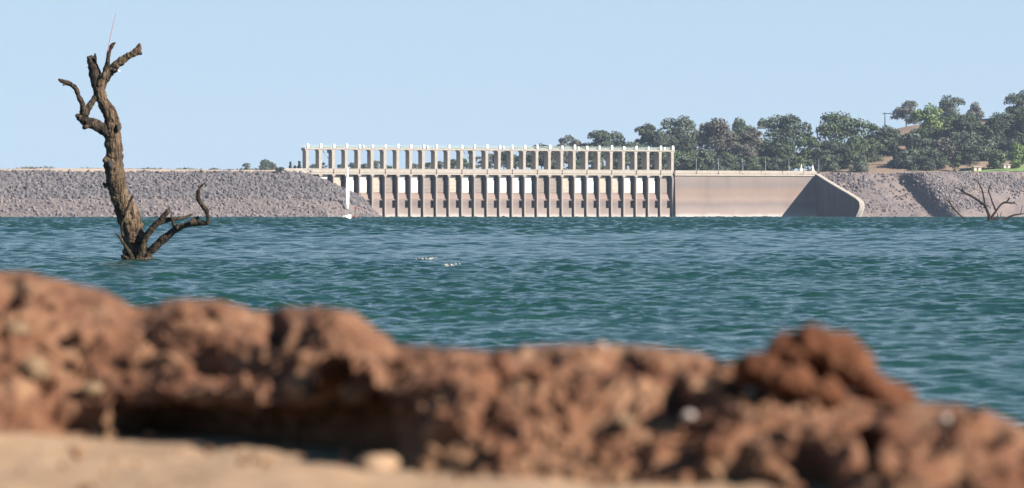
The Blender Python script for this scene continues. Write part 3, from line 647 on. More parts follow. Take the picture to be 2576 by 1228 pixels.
T = [
 # u, top, width, base, Z, leaf, style, label
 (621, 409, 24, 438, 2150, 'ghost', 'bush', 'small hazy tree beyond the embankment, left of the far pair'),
 (672, 401, 48, 440, 2150, 'grey', 'bush', 'wide hazy tree beyond the embankment, right of the far pair'),
 (706, 421, 22, 433, 1464, 'dark', 'bush', 'low dark shrub on the crest beside the cream abutment block'),
 (730, 406, 8, 428, 1490, 'dark', 'cone', 'slim dark cypress just left of the gantry end'),
 (742, 417, 7, 428, 1490, 'dark', 'bush', 'tiny dark bush between the cypress and the gantry'),
 (753, 404, 12, 428, 1490, 'dark', 'cone', 'dark pointed shrub against the first gantry column'),
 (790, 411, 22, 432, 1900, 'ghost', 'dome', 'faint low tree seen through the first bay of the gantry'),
 (814, 408, 15, 432, 1800, 'grey', 'sparse', 'thin grey tree seen through the second bay of the gantry'),
 (855, 413, 18, 432, 1800, 'grey', 'dome', 'small grey tree through the fourth bay, just left of the sail'),
 (883, 408, 20, 432, 1800, 'grey', 'dome', 'small grey tree through the gantry just right of the sail tip'),
 (913, 411, 26, 432, 1800, 'grey', 'dome', 'low rounded grey tree through the fifth bay of the gantry'),
 (944, 404, 28, 432, 1750, 'grey', 'dome', 'taller grey tree through the sixth bay of the gantry'),
 (976, 416, 26, 432, 1750, 'olive', 'bush', 'low olive bush through the seventh bay of the gantry'),
 (1042, 411, 30, 432, 1750, 'ghost', 'dome', 'pale low tree through the ninth bay of the gantry'),
 (1078, 408, 24, 432, 1700, 'grey', 'dome', 'grey tree through the tenth bay, leftmost of the thickening trees'),
 (1106, 405, 28, 432, 1700, 'grey', 'dome', 'grey tree seen through the eleventh bay of the gantry'),
 (1142, 400, 28, 432, 1700, 'dark', 'dome', 'dark rounded tree through the twelfth bay of the gantry'),
 (1167, 398, 22, 432, 1690, 'olive', 'dome', 'olive tree through the thirteenth bay of the gantry'),
 (1205, 392, 36, 432, 1700, 'ghost', 'sparse', 'pale open tree behind the hanging steel frame at mid gantry'),
 (1236, 386, 32, 432, 1690, 'grey', 'dome', 'grey tree at mid gantry, right of the pale open one'),
 (1268, 380, 36, 432, 1690, 'dark', 'dome', 'dark broad tree at mid gantry reaching near the top beam'),
 (1296, 388, 26, 432, 1680, 'olive', 'dome', 'low olive tree beside the dark broad one at mid gantry'),
 (1336, 374, 42, 432, 1680, 'dark', 'dome', 'dark dome of leaves with a curved left edge in the gantry'),
 (1362, 360, 44, 432, 1690, 'grey', 'dome', 'grey tree just cresting the gantry rail right of its middle'),
 (1398, 366, 42, 432, 1680, 'brown', 'dome', 'brownish tree hidden behind the gantry below the sparse crown'),
 (1430, 338, 52, 432, 1700, 'ghost', 'sparse', 'sparse grey crown of bare twigs over the gantry rail'),
 (1455, 352, 40, 432, 1700, 'brown', 'sparse', 'thin brownish crown just right of the sparse grey one over the rail'),
 (1478, 366, 48, 432, 1660, 'dark', 'dome', 'dark tree behind the gantry, lower left of the rounded crown'),
 (1518, 328, 80, 432, 1690, 'dark', 'flat', 'dark rounded crown standing alone above the gantry rail'),
 (1556, 368, 46, 432, 1650, 'olive', 'dome', 'olive tree filling the gantry bays right of the lone crown'),
 (1598, 356, 56, 432, 1660, 'dark', 'dome', 'dark tree with a sloping top near the right end of the gantry'),
 (1632, 308, 58, 432, 1690, 'dark', 'flat', 'tall dark gum with a small knob top above the gantry right end'),
 (1668, 325, 70, 432, 1680, 'grey', 'dome', 'grey gum filling between the knob topped gum and the flat topped one'),
 (1714, 290, 76, 432, 1700, 'grey', 'flat', 'tall flat topped gum above the right end of the gantry'),
 (1726, 338, 70, 432, 1650, 'dark', 'dome', 'dark low dome just right of the last gantry column'),
 (1762, 316, 34, 432, 1720, 'ghost', 'sparse', 'thin hazy tree in the gap left of the broad dome'),
 (1692, 378, 50, 434, 1610, 'olive', 'bush', 'olive bush behind the last gantry column'),
 (1735, 382, 54, 434, 1600, 'olive', 'bush', 'low olive bush behind the leftmost lamp post'),
 (1782, 374, 56, 434, 1605, 'grey', 'bush', 'grey bush left of the second lamp post'),
 (1808, 297, 100, 432, 1680, 'brown', 'dome', 'broad brownish dome tree above the second lamp post'),
 (1828, 380, 56, 434, 1600, 'olive', 'bush', 'olive bush between the second and third lamp posts'),
 (1862, 295, 62, 432, 1700, 'olive', 'flat', 'greener crown between the broad brown dome and the open tree'),
 (1880, 362, 62, 434, 1610, 'brown', 'bush', 'brown tinged bush behind the third lamp post'),
 (1890, 318, 56, 432, 1670, 'brown', 'dome', 'brownish tree under the greener crown, above the third lamp post'),
 (1922, 295, 52, 432, 1710, 'grey', 'sparse', 'open crowned tree with sky showing, left of the dark dome'),
 (1932, 352, 60, 434, 1615, 'dark', 'bush', 'dark bush behind the fourth lamp post'),
 (1978, 287, 92, 432, 1680, 'dark', 'dome', 'big dark dome tree above the fifth lamp post'),
 (1984, 362, 62, 434, 1605, 'olive', 'bush', 'olive bush behind the fifth lamp post'),
 (2037, 308, 20, 432, 1720, 'ghost', 'sparse', 'wispy grey sapling against the sky between two dark domes'),
 (2034, 344, 68, 434, 1620, 'olive', 'bush', 'broad olive bush below the wispy sapling'),
 (2058, 372, 54, 434, 1600, 'dark', 'bush', 'dark bush behind the lamp post at the wing wall'),
 (2108, 279, 124, 432, 1680, 'olive', 'dome', 'largest dome shaped tree, right of the wispy sapling'),
 (2098, 350, 74, 434, 1620, 'dark', 'bush', 'dark understorey bush beneath the largest dome'),
 (2144, 340, 62, 434, 1620, 'olive', 'bush', 'olive bush under the right edge of the largest dome'),
 (2168, 388, 44, 434, 1600, 'grey', 'bush', 'grey shrub at the left end of the bare grassy gap'),
 (2224, 315, 66, 428, 1660, 'dark', 'flat', 'dark flat crown on a pale trunk in front of the bare hill'),
 (2206, 388, 46, 408, 1655, 'dark', 'bush', 'dark bush on the slope under the flat crowned tree'),
 (2250, 350, 18, 432, 1620, 'dark', 'cone', 'narrow dark conifer beside the bare grassy patch'),
 (2280, 253, 56, 322, 1850, 'ghost', 'dome', 'airy grey tree standing alone on top of the bare hill'),
 (2277, 376, 60, 434, 1610, 'grey', 'bush', 'rounded grey bush right of the narrow conifer'),
 (2302, 330, 66, 434, 1650, 'grey', 'dome', 'grey gum below the bright green tree'),
 (2344, 259, 80, 420, 1700, 'green', 'dome', 'bright yellow green tree, the most vivid crown'),
 (2342, 318, 60, 434, 1660, 'olive', 'dome', 'olive tree directly under the bright green crown'),
 (2350, 375, 54, 434, 1610, 'dark', 'bush', 'dark bush at the foot of the pale trunked gum'),
 (2392, 238, 76, 400, 1780, 'grey', 'flat', 'tall grey crown behind and right of the bright green tree'),
 (2404, 288, 92, 434, 1660, 'olive', 'dome', 'gum with a forked pale trunk right of the bright green tree'),
 (2404, 392, 22, 434, 1600, 'olive', 'bush', 'small pale green shrub below the forked gum'),
 (2457, 254, 48, 400, 1800, 'ghost', 'dome', 'faded two humped tree on the right skyline'),
 (2450, 288, 80, 434, 1650, 'dark', 'flat', 'dark gum below the faded two humped tree'),
 (2442, 360, 60, 434, 1620, 'dark', 'bush', 'dark understorey left of the lawn'),
 (2506, 282, 72, 434, 1650, 'dark', 'dome', 'dark gum in the wall of trees above the lawn'),
 (2507, 376, 54, 430, 1600, 'olive', 'bush', 'light olive bush at the edge of the lawn'),
 (2536, 280, 66, 434, 1670, 'grey', 'flat', 'grey gum left of the tall tree at the right edge'),
 (2570, 224, 70, 400, 1760, 'dark', 'flat', 'tallest dark tree cut by the right edge'),
 (2562, 290, 80, 434, 1650, 'dark', 'dome', 'dark tree below the tallest at the right edge'),
 (2562, 360, 56, 430, 1600, 'green', 'bush', 'green bush at the right edge above the lawn'),
 (2480, 350, 60, 434, 1630, 'grey', 'bush', 'grey bush in shade between the two dark gums'),
 (2530, 345, 56, 434, 1630, 'dark', 'bush', 'dark bush left of the green bush at the right edge'),
 (2322, 392, 50, 434, 1605, 'dark', 'bush', 'low dark shrub between the grey bush and the pale trunked gum'),
 (1712, 392, 46, 434, 1590, 'grey', 'bush', 'grey bush on the crest line just left of the leftmost lamp post'),
 (1758, 396, 50, 434, 1588, 'dark', 'bush', 'low dark bush on the crest line just right of the leftmost lamp post'),
 (1806, 398, 50, 434, 1588, 'grey', 'bush', 'low grey bush directly behind the second lamp post'),
 (1848, 396, 48, 434, 1588, 'dark', 'bush', 'low dark bush just left of the third lamp post'),
 (1900, 394, 54, 434, 1588, 'olive', 'bush', 'low olive bush halfway between the third and fourth lamp posts'),
 (1952, 396, 54, 434, 1588, 'dark', 'bush', 'low dark bush halfway between the fourth and fifth lamp posts'),
 (2008, 392, 54, 434, 1588, 'olive', 'bush', 'low olive bush directly behind the left pale pylon'),
 (1610, 396, 60, 434, 1588, 'dark', 'bush', 'dark bush seen low through the gantry near its right end'),
 (1660, 392, 56, 434, 1588, 'grey', 'bush', 'grey bush seen low through the last two gantry bays'),
 (1560, 402, 56, 434, 1600, 'dark', 'bush', 'dark low bush through the gantry beneath the olive tree'),
 (1505, 400, 56, 434, 1600, 'olive', 'bush', 'olive low bush through the gantry beneath the lone crown'),
 (1450, 402, 56, 434, 1600, 'dark', 'bush', 'dark low bush through the gantry beneath the sparse crowns'),
 (1395, 404, 56, 434, 1600, 'grey', 'bush', 'grey low bush through the gantry beneath the brownish tree'),
 (2185, 345, 60, 434, 1640, 'olive', 'dome', 'olive tree at the right shoulder of the largest dome'),
 (2425, 330, 66, 434, 1640, 'grey', 'dome', 'grey tree between the forked gum and the dark gum'),
 (2380, 345, 60, 434, 1630, 'brown', 'dome', 'brown tinged tree under the forked gum'),
 (2310, 372, 60, 434, 1620, 'olive', 'bush', 'olive bush between the rounded grey bush and the dark bush'),
 (2196, 352, 52, 420, 1680, 'grey', 'dome', 'grey tree at the left foot of the bare hill'),
 (2262, 336, 62, 420, 1700, 'dark', 'dome', 'dark tree on the hillside right of the flat crowned tree'),
 (2316, 318, 56, 420, 1730, 'grey', 'dome', 'grey tree on the hillside just left below the lime crown'),
 (2425, 300, 60, 420, 1730, 'olive', 'dome', 'olive tree between the forked gum and the faded skyline tree'),
 (2495, 300, 60, 420, 1720, 'grey', 'dome', 'grey tree in the gap between the two dark gums at right'),
 (2630, 240, 90, 434, 1660, 'dark', 'dome', 'dark tree just outside the right edge'),
]
for i, (u, vt, wp, vb, Z, kd, st, lab) in enumerate(T):
    nm = {'bush': 'bush', 'cone': 'conifer'}.get(st, 'gum_tree'); ct = {'bush': 'bush'}.get(st, 'tree')
    make_tree(u, vt, wp, vb, Z, kd, lab, st, i, name=nm, cat=ct)
# faint distant tree line beyond the left embankment
b = []
rg = np.random.RandomState(4); lob = []
for k in range(60):
    u = rg.uniform(-60, 760); h = rg.uniform(.6, 2.6) * (1.4 if rg.rand() < .15 else 1); Z = rg.uniform(2300, 2500)
    lob.append(((u - U0) / F * Z, Z, HC + (V0 - 428) / F * Z + h * .35 - 1, rg.uniform(4, 11), 4, h * .7))
V, Q = leaf_cloud(lob, 4500, .9, rg)
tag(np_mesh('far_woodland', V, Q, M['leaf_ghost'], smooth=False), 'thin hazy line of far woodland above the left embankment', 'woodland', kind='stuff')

# power poles on the hill
for (u, vt, vb, Z, wl, wr, lab) in ((2226, 283, 318, 1850, -10, 26, 'taller power pole with a wide crossbar left of the lone hilltop tree'), (2198, 310, 322, 1850, -32, 10, 'short power pole with a long low crossbar on the bare hill')):
    m = Z / F; pt = px(u, vb, Z); o = empty('power_pole', pt); tag(o, lab, 'power pole', 'power poles on the bare hill')
    h = (vb - vt) * m
    q = MB(); q.tube([(0, 0, -2), (0, 0, h)], [.3, .22], 7); q.build('pole', M['trunk_dark'], o)
    q = MB(); q.box(wl * m * .6, wr * m * .6, -.15, .15, h - .9, h - .45); q.build('crossarm', M['trunk_dark'], o)
    q = MB()
    for xx in (wl * m * .55, 0.5, wr * m * .55): q.tube([(xx, 0, h - .5), (xx, 0, h + .1)], [.16, .1], 6)
    q.build('insulator', M['steel'], o)
# lawn and little pale hut at the right
def strip(name, pts, m):
    b = MB(); b.v = [tuple(p) for p in pts]; b.f = [tuple(range(len(pts)))]; return b.build(name, m)
lw = MB(); n = 24
for i in range(n):
    u = 2400 + i * 14; f = i / (n - 1)
    zf, zb = 1560 + f * 30, 1600 + f * 20
    lw.v.append(tuple(px(u, 434.5 - 5 * min(1, f * 1.6), zf))); lw.v.append(tuple(px(u, 432.5 - 17 * min(1, f * 1.6), zb)))
for i in range(n - 1): lw.f.append((2 * i, 2 * i + 2, 2 * i + 3, 2 * i + 1))
tag(lw.build('lawn', M['lawn'], smooth=True), kind='structure')
for (u, vt, vb, w_, lab) in ((2457, 419, 428, 20, 'small pale concrete hut at the left end of the lawn'), (2531, 413, 421, 18, 'small pale picnic hut on the lawn near the right edge')):
    m = 1580 / F; o = empty('hut', px(u, vb, 1580), A); tag(o, lab, 'hut', 'small pale huts by the lawn')
    h = (vt - vb) * -m; W_ = w_ * m
    q = MB(); q.box(-W_ / 2, W_ / 2, -1, 1.6, -.5, h * .8); q.build('wall', M['gate_cream'], o)
    q = MB(); q.box(-W_ / 2 - .3, W_ / 2 + .3, -1.4, 2, h * .8 + .003, h); q.build('roof', M['cream_concrete'], o)
    q = MB(); q.box(-.4, .4, -1.06, -1.003, -.3, h * .6); q.build('door', M['dark_metal'], o)

# ------------------------------------------------------------------ boat and marker
Zb = 900.0; mb = Zb / F
o = empty('sailing_boat', ((874 - U0) * mb, Zb, 0), R(-12)); tag(o, 'white sailing boat seen end on in front of the left gantry piers', 'sailboat')
q = MB(); n0 = 0
for (y, hw, zt, zk) in ((-3, .55, 1.15, .1), (-1.8, .72, 1.1, -.2), (0, .78, 1.15, -.3), (1.8, .6, 1.3, -.2), (3.2, .08, 1.5, .2)):
    q.v += [(-hw, y, zt), (-hw * .85, y, zk + .25), (0, y, zk), (hw * .85, y, zk + .25), (hw, y, zt)]
for i in range(4):
    for k in range(4): q.f.append((i * 5 + k, i * 5 + k + 1, i * 5 + k + 6, i * 5 + k + 5))
    q.f.append((i * 5 + 4, i * 5, i * 5 + 5, i * 5 + 9))
q.f.append((4, 3, 2, 1, 0)); q.build('hull', M['white_paint'], o)
q = MB(); q.tube([(0, .6, 1.1), (0, .6, 14.4)], [.08, .05], 8); q.build('mast', M['steel'], o)
q = MB(); q.tube([(0, .6, 2.8), (.0, -2.6, 2.75)], [.06, .05], 6); q.build('boom', M['steel'], o)
q = MB(); prof = [(2.9, 2.2), (5, 2.7), (7, 3.2), (9, 3.2), (10.6, 2.3), (11.8, 1.1), (13, .6), (14.3, .15)]
nx = 8
for i, (z, wd) in enumerate(prof):
    for k in range(nx):
        f = k / (nx - 1); camb = .55 * math.sin(math.pi * f) * min(1, wd / 3)
        q.v.append((camb + .04, .55 - wd * f, z))
for i in range(len(prof) - 1):
    for k in range(nx - 1): a = i * nx + k; q.f.append((a, a + 1, a + nx + 1, a + nx))
so = q.build('sail', M['white_paint'], o, True); so.rotation_euler = (0, 0, R(6))
sm = so.modifiers.new('Solidify', 'SOLIDIFY'); sm.thickness = .03
o = empty('channel_marker', px(893, 546, 1200) * 1.0); o.location.z = 0; tag(o, 'small dark red marker post in the water right of the sailing boat', 'marker')
q = MB(); q.tube([(0, 0, -.4), (0, 0, .5), (0, 0, 1.0)], [.7, .7, .3], 10); q.build('float', M['red_paint'], o)
q = MB(); q.tube([(0, 0, 1.0), (.15, 0, 3.4)], [.16, .12], 6); q.build('pole', M['dark_metal'], o)
q = MB(); q.frustum(.15, 0, 3.4, 4.4, .9, .5, .3, .3); q.build('topmark', M['red_paint'], o)

# ------------------------------------------------------------------ dead trees in the lake
def branch(name, pts, Z, org, scl, m, parent, seed, vox, depth=None, amp=.02, zoff=None):
    """pts: (x, y, r) measured on an enlarged view; org and scl turn it into the full photograph's pixels"""
    k = Z / (F * 3543 / 2576.0); P = []; Rr = []
    base = parent.location
    for i, p in enumerate(pts):
        S = (org[0] + p[0] / scl, org[1] + p[1] / scl)
        w_ = Vector(((S[0] - U0 * 3543 / 2576) * k, Z, HC + (V0 * 3543 / 2576 - S[1]) * k))
        f = i / max(1, len(pts) - 1); dy = (depth[0] + (depth[1] - depth[0]) * f) if depth else 0
        w_.y += dy; P.append(w_ - base); Rr.append(p[2] / scl * k)
    # resample with Catmull-Rom
    PP, RR = [], []
    for i in range(len(P) - 1):
        p0, p1, p2, p3 = P[max(i - 1, 0)], P[i], P[i + 1], P[min(i + 2, len(P) - 1)]
        for j in range(4):
            t_ = j / 4
            PP.append(.5 * ((2 * p1) + (-p0 + p2) * t_ + (2 * p0 - 5 * p1 + 4 * p2 - p3) * t_ ** 2 + (-p0 + 3 * p1 - 3 * p2 + p3) * t_ ** 3))
            RR.append(Rr[i] * (1 - t_) + Rr[i + 1] * t_)
    PP.append(P[-1]); RR.append(Rr[-1])
    rg = random.Random(seed); mb_ = MB(); mb_.tube(PP, [r * (1 + rg.uniform(-.07, .07)) for r in RR], 12, .06, rg)
    o = mb_.build(name, m, parent, True)
    rm = o.modifiers.new('Remesh', 'REMESH'); rm.mode = 'VOXEL'; rm.voxel_size = vox; rm.use_smooth_shade = True
    t_ = bpy.data.textures.new('bark', 'CLOUDS'); t_.noise_scale = amp * 7; t_.noise_depth = 3
    dm = o.modifiers.new('Displace', 'DISPLACE'); dm.texture = t_; dm.strength = amp * 2.2; dm.mid_level = .5; dm.texture_coords = 'LOCAL'
    t2 = bpy.data.textures.new('bark', 'CLOUDS'); t2.noise_scale = max(.03, amp * 2); t2.noise_depth = 2; t2.noise_type = 'HARD_NOISE'
    d2_ = o.modifiers.new('Displace', 'DISPLACE'); d2_.texture = t2; d2_.strength = -amp * .9; d2_.mid_level = .3; d2_.texture_coords = 'LOCAL'
    return o
ZT1 = 109.0; o1, s1 = (150, 0), 2.4554; o2 = (200, 450)
def z1(p): return (p[0] + (150 - 200) * s1, p[1] + (0 - 450) * s1, p[2])     # upper view to lower view pixels
dt = empty('dead_tree', px(352, 655, ZT1)); dt.location.z = 0
tag(dt, 'tall dead tree trunk with broken limbs standing in the water at left', 'dead tree')
trunk = [(672, 1150, 120), (665, 1090, 112), (662, 1000, 104), (645, 900, 100), (618, 800, 97), (585, 700, 95), (540, 600, 81), (508, 500, 82), (487, 400, 88), (478, 300, 81), (482, 230, 73), (478, 150, 72), (470, 50, 71)]
trunk += [z1(p) for p in [(590, 1080, 66), (575, 1000, 62), (543, 930, 57), (502, 860, 50), (482, 800, 49), (480, 740, 46), (500, 690, 44), (525, 650, 42), (556, 615, 40), (592, 578, 36), (650, 530, 33), (700, 492, 31), (742, 470, 29), (790, 440, 33), (812, 415, 29), (821, 375, 9)]]
branch('trunk', trunk, ZT1, o2, s1, M['bark'], dt, 1, .022, amp=.05)
BR = [
 ('limb', [z1(p) for p in [(470, 780, 34), (448, 700, 48), (432, 610, 50), (412, 545, 44), (402, 505, 36), (394, 482, 22)]], (0, .25), .03),
 ('broken_tip', [z1(p) for p in [(425, 540, 22), (432, 495, 16), (433, 448, 4)]], (.2, .22), .01),
 ('limb', [z1(p) for p in [(528, 640, 26), (533, 590, 26), (547, 545, 20), (556, 480, 16), (570, 425, 17), (592, 388, 18), (622, 362, 5)]], (0, -.3), .02),
 ('twig', [z1(p) for p in [(615, 550, 10), (633, 515, 7), (650, 480, 3)]], (0, -.1), .006),
 ('twig', [z1(p) for p in [(590, 600, 20), (615, 612, 12), (640, 598, 5)]], (-.1, -.25), .01),
 ('limb', [z1(p) for p in [(585, 1150, 60), (520, 1100, 50), (450, 1062, 48), (385, 1040, 46), (330, 1005, 38), (295, 1012, 16)]], (0, -.35), .04),
 ('limb', [z1(p) for p in [(345, 1010, 34), (350, 940, 28), (347, 890, 25), (318, 830, 20), (298, 770, 20), (262, 728, 20), (215, 706, 21), (178, 695, 17), (150, 680, 7)]], (-.3, -.7), .02),
 ('limb', [z1(p) for p in [(360, 985, 34), (385, 925, 30), (418, 870, 25), (450, 815, 26)]], (-.3, 0), .02),
 ('knot', [z1(p) for p in [(200, 715, 14), (192, 735, 8)]], (-.65, -.65), .006),
 ('knot', [(470, 320, 60), (440, 275, 42), (408, 240, 20)], (-.3, -.45), .03),
 ('knot', [(420, 480, 30), (388, 452, 8)], (-.1, -.15), .015),
 ('branch', [(575, 900, 12), (563, 825, 8), (588, 745, 9), (610, 680, 10), (640, 612, 11), (669, 556, 12)], (-.7, -.95), .01),
 ('branch', [(505, 872, 3), (545, 905, 11), (590, 980, 14), (636, 1055, 20), (652, 1110, 26)], (-.75, -.6), .012),
 ('branch', [(700, 1110, 40), (722, 1040, 34), (742, 960, 30), (782, 880, 28), (840, 810, 27), (900, 750, 24), (950, 692, 19), (976, 643, 4)], (-.4, -.7), .03),
 ('branch', [(880, 790, 15), (940, 766, 20), (1000, 755, 16), (1080, 744, 14), (1157, 711, 5)], (-.6, -.2), .02),
 ('branch', [(745, 1120, 34), (800, 1030, 32), (900, 935, 34), (980, 872, 30), (1040, 832, 26), (1120, 802, 23), (1220, 792, 24), (1290, 785, 20), (1286, 700, 18), (1260, 655, 20), (1225, 600, 18), (1214, 550, 15), (1236, 488, 12), (1278, 452, 6)], (-.3, -1.2), .03),
 ('twig', [(1012, 835, 16), (992, 775, 11), (980, 698, 4)], (-.6, -.7), .01),
 ('twig', [(1140, 795, 22), (1180, 765, 20), (1213, 738, 11)], (-.85, -.6), .015),
 ('twig', [(1028, 835, 16), (1037, 795, 10)], (-.7, -.75), .01),
 ('twig', [(1228, 495, 8), (1221, 468, 4)], (-1.1, -1.15), .006),
 ('twig', [(1205, 560, 10), (1207, 535, 3)], (-1.1, -1.15), .006),
 ('broken_tip', [z1(p) for p in [(800, 415, 22), (808, 390, 14), (822, 366, 3)]], (0, 0), .01),
 ('broken_tip', [z1(p) for p in [(805, 440, 26), (828, 455, 16), (838, 462, 5)]], (0, -.05), .01),
 ('broken_tip', [z1(p) for p in [(385, 500, 18), (376, 485, 11), (381, 478, 4)]], (.1, .1), .008),
 ('knot', [z1(p) for p in [(330, 1005, 30), (300, 985, 22), (293, 975, 8)]], (-.35, -.4), .02),
 ('knot', [z1(p) for p in [(390, 1060, 34), (355, 1085, 24), (345, 1092, 8)]], (-.25, -.3), .02),
 ('knot', [z1(p) for p in [(600, 1020, 40), (628, 1005, 16), (633, 992, 5)]], (-.1, -.1), .015),
 ('root', [(640, 1130, 60), (585, 1095, 26), (552, 1062, 8)], (-.3, -.5), .03),
 ('root', [(700, 1130, 50), (790, 1100, 24), (830, 1085, 10)], (-.5, -.6), .03),
 ('twig', [(640, 700, 16), (665, 730, 10), (650, 760, 4)], (-.6, -.75), .012),
 ('twig', [(760, 940, 14), (752, 885, 9), (757, 868, 4)], (-.5, -.55), .01),
]
for i, (nm, pts, dp, am) in enumerate(BR):
    mr = min(p[2] for p in pts) / s1 * ZT1 / (F * 3543 / 2576)
    branch(nm, pts, ZT1, o2, s1, M['bark' if nm in ('knot', 'root') else 'limb_bark'], dt, 20 + i, .016 if am > .015 else .010, depth=dp, amp=am)
# dark lumps stand in for shade inside the knot hollow and trunk slit
for c, r in (((462, 300), (26, 34)), (z1((638, 1090, 0))[:2], (12, 38)), (z1((397, 500, 0))[:2], (14, 16))):
    k = ZT1 / (F * 3543 / 2576); S = (200 + c[0] / s1, 450 + c[1] / s1)
    wv = Vector(((S[0] - U0 * 3543 / 2576) * k, ZT1 - .62 if c[1] > 0 else ZT1 - .18, HC + (V0 * 3543 / 2576 - S[1]) * k)) - dt.location
    lump('hollow', [((wv.x, wv.y, wv.z), (r[0] / s1 * k, .14, r[1] / s1 * k))], 3, .01, .1, M['shade_dark'], .02, dt)
# thin pink rod wedged in the top fork, white float below the right limb
k = ZT1 / (F * 3543 / 2576)
def w1(x, y, dy=0):
    S = (150 + x / s1, y / s1); return Vector(((S[0] - U0 * 3543 / 2576) * k, ZT1 + dy, HC + (V0 * 3543 / 2576 - S[1]) * k))
q = MB(); q.tube([w1(562, 440, -.35), w1(568, 390, -.38), w1(592, 270, -.4), w1(629, 116, -.4)], [.016, .014, .012, .008], 6)
tag(q.build('rod', M['rod_pink']), 'thin pink rod sticking up from the thin limb of the tall dead tree', 'rod')
p_ = w1(648, 607, -.25); o = lump('float', [((0, 0, 0), (.05, .05, .03))], 3, .005, .03, M['white_paint'], .01); o.location = p_
tag(o, 'small white float caught at the end of a twig high on the dead tree', 'float')

ZT2 = 741.0; o3, s3 = (3200, 580), 5.583
d2 = empty('dead_tree', px(2490, 556, ZT2)); d2.location.z = 0; tag(d2, 'small dark leafless tree with spreading branches in the water at far right', 'dead tree')
B2 = [
 ('trunk', [(1235, 1075, 32), (1245, 1000, 30), (1240, 930, 26), (1205, 840, 22), (1165, 740, 24), (1140, 690, 20)]),
 ('branch', [(1150, 720, 20), (1080, 670, 20), (980, 600, 20), (880, 540, 18), (800, 500, 18), (720, 450, 13), (650, 405, 10), (585, 378, 8)]),
 ('branch', [(1150, 700, 17), (1150, 640, 13), (1125, 520, 12), (1105, 440, 13), (1060, 350, 10), (1030, 290, 9), (985, 240, 7)]),
 ('twig', [(745, 460, 12), (730, 420, 10), (715, 370, 6)]), ('twig', [(800, 505, 12), (720, 500, 8), (610, 485, 5)]),
 ('branch', [(1280, 1010, 26), (1310, 930, 20), (1370, 850, 18), (1420, 780, 15), (1480, 710, 15), (1545, 675, 16), (1640, 680, 15), (1700, 685, 14), (1750, 660, 10)]),
 ('twig', [(1575, 670, 12), (1610, 620, 12), (1635, 580, 13)]), ('twig', [(1720, 685, 9), (1760, 705, 6), (1798, 722, 4)]),
 ('branch', [(1370, 830, 14), (1335, 740, 13), (1300, 660, 14), (1270, 560, 10), (1235, 460, 12), (1245, 400, 12), (1272, 335, 10)]),
 ('branch', [(1270, 1030, 26), (1330, 985, 22), (1420, 1000, 24), (1500, 1010, 22), (1590, 975, 18), (1700, 925, 15), (1800, 905, 12), (1920, 890, 10)]),
 ('twig', [(1420, 985, 9), (1405, 920, 7), (1390, 870, 5)]), ('twig', [(1460, 940, 6), (1478, 880, 5), (1500, 850, 4)]), ('twig', [(1850, 895, 7), (1862, 830, 6), (1900, 720, 4)]),
]
for i, (nm, pts) in enumerate(B2): branch(nm, [(a_, b_, r_ * 1.22) for a_, b_, r_ in pts], ZT2, o3, s3, M['dark_bark'], d2, 60 + i, .045, depth=(0, rng.uniform(-.8, .8)) if nm != 'trunk' else None, amp=.02)
d3 = empty('dead_branch', px(2432, 556, ZT2)); d3.location.z = 0; tag(d3, 'lone dead branch leaning left out of the water beside the small leafless tree', 'dead branch')
branch('stem', [(825, 1060, 20), (800, 1025, 18), (720, 955, 16), (630, 870, 15), (545, 775, 16), (490, 690, 14), (470, 620, 9), (480, 595, 5)], ZT2, o3, s3, M['dark_bark'], d3, 90, .045, amp=.02)
branch('twig', [(490, 690, 9), (440, 650, 6), (405, 620, 4)], ZT2, o3, s3, M['dark_bark'], d3, 91, .045, amp=.01)

# whitecap foam
for (u, v, wd, lab) in ((1075, 656, 46, 'larger white breaking wavelet in the middle of the lake'), (1133, 675, 30, 'smaller white breaking wavelet just below the larger one')):
    Z = F * HC / (v - V0); m = Z / F; rg = np.random.RandomState(int(u)); lb = []
    for k_ in range(26):
        lb.append((rg.normal(0, wd * m * .3), rg.normal(0, 1.0), .07 + rg.uniform(-.02, .04), rg.uniform(.04, .10), .05, .012))
    V, Q = leaf_cloud(lb, 90, .028, rg); o = np_mesh('foam', V, Q, M['foam'], smooth=False); o.location = ((u - U0) * m, Z, 0)
    tag(o, lab, 'foam', kind='stuff')

# ------------------------------------------------------------------ foreground: sand and the bulldozed dirt ridge
HS = .45
cu = [-4500, -3600, -2700, -2100, -1500, -400, 0, 60, 180, 260, 330, 370, 430, 560, 650, 720, 870, 930, 1000, 1100, 1240, 1300, 1460, 1600, 1740, 1830, 1900, 2040, 2180, 2300, 2400, 2500, 2576, 2800, 3200, 3700, 4300, 5200, 7000]
cv = [760, 690, 740, 670, 700, 690, 684, 682, 714, 730, 772, 778, 752, 755, 788, 772, 775, 812, 866, 872, 885, 872, 866, 868, 885, 905, 915, 930, 975, 1012, 1018, 1036, 1082, 1105, 1060, 1010, 940, 880, 860]
fu = [-1500, 0, 200, 330, 560, 800, 980, 1060, 1300, 1500, 1700, 2000, 2300, 2600, 3600]
fv = [1090, 1088, 1088, 1095, 1115, 1140, 1165, 1185, 1205, 1203, 1214, 1255, 1300, 1330, 1340]
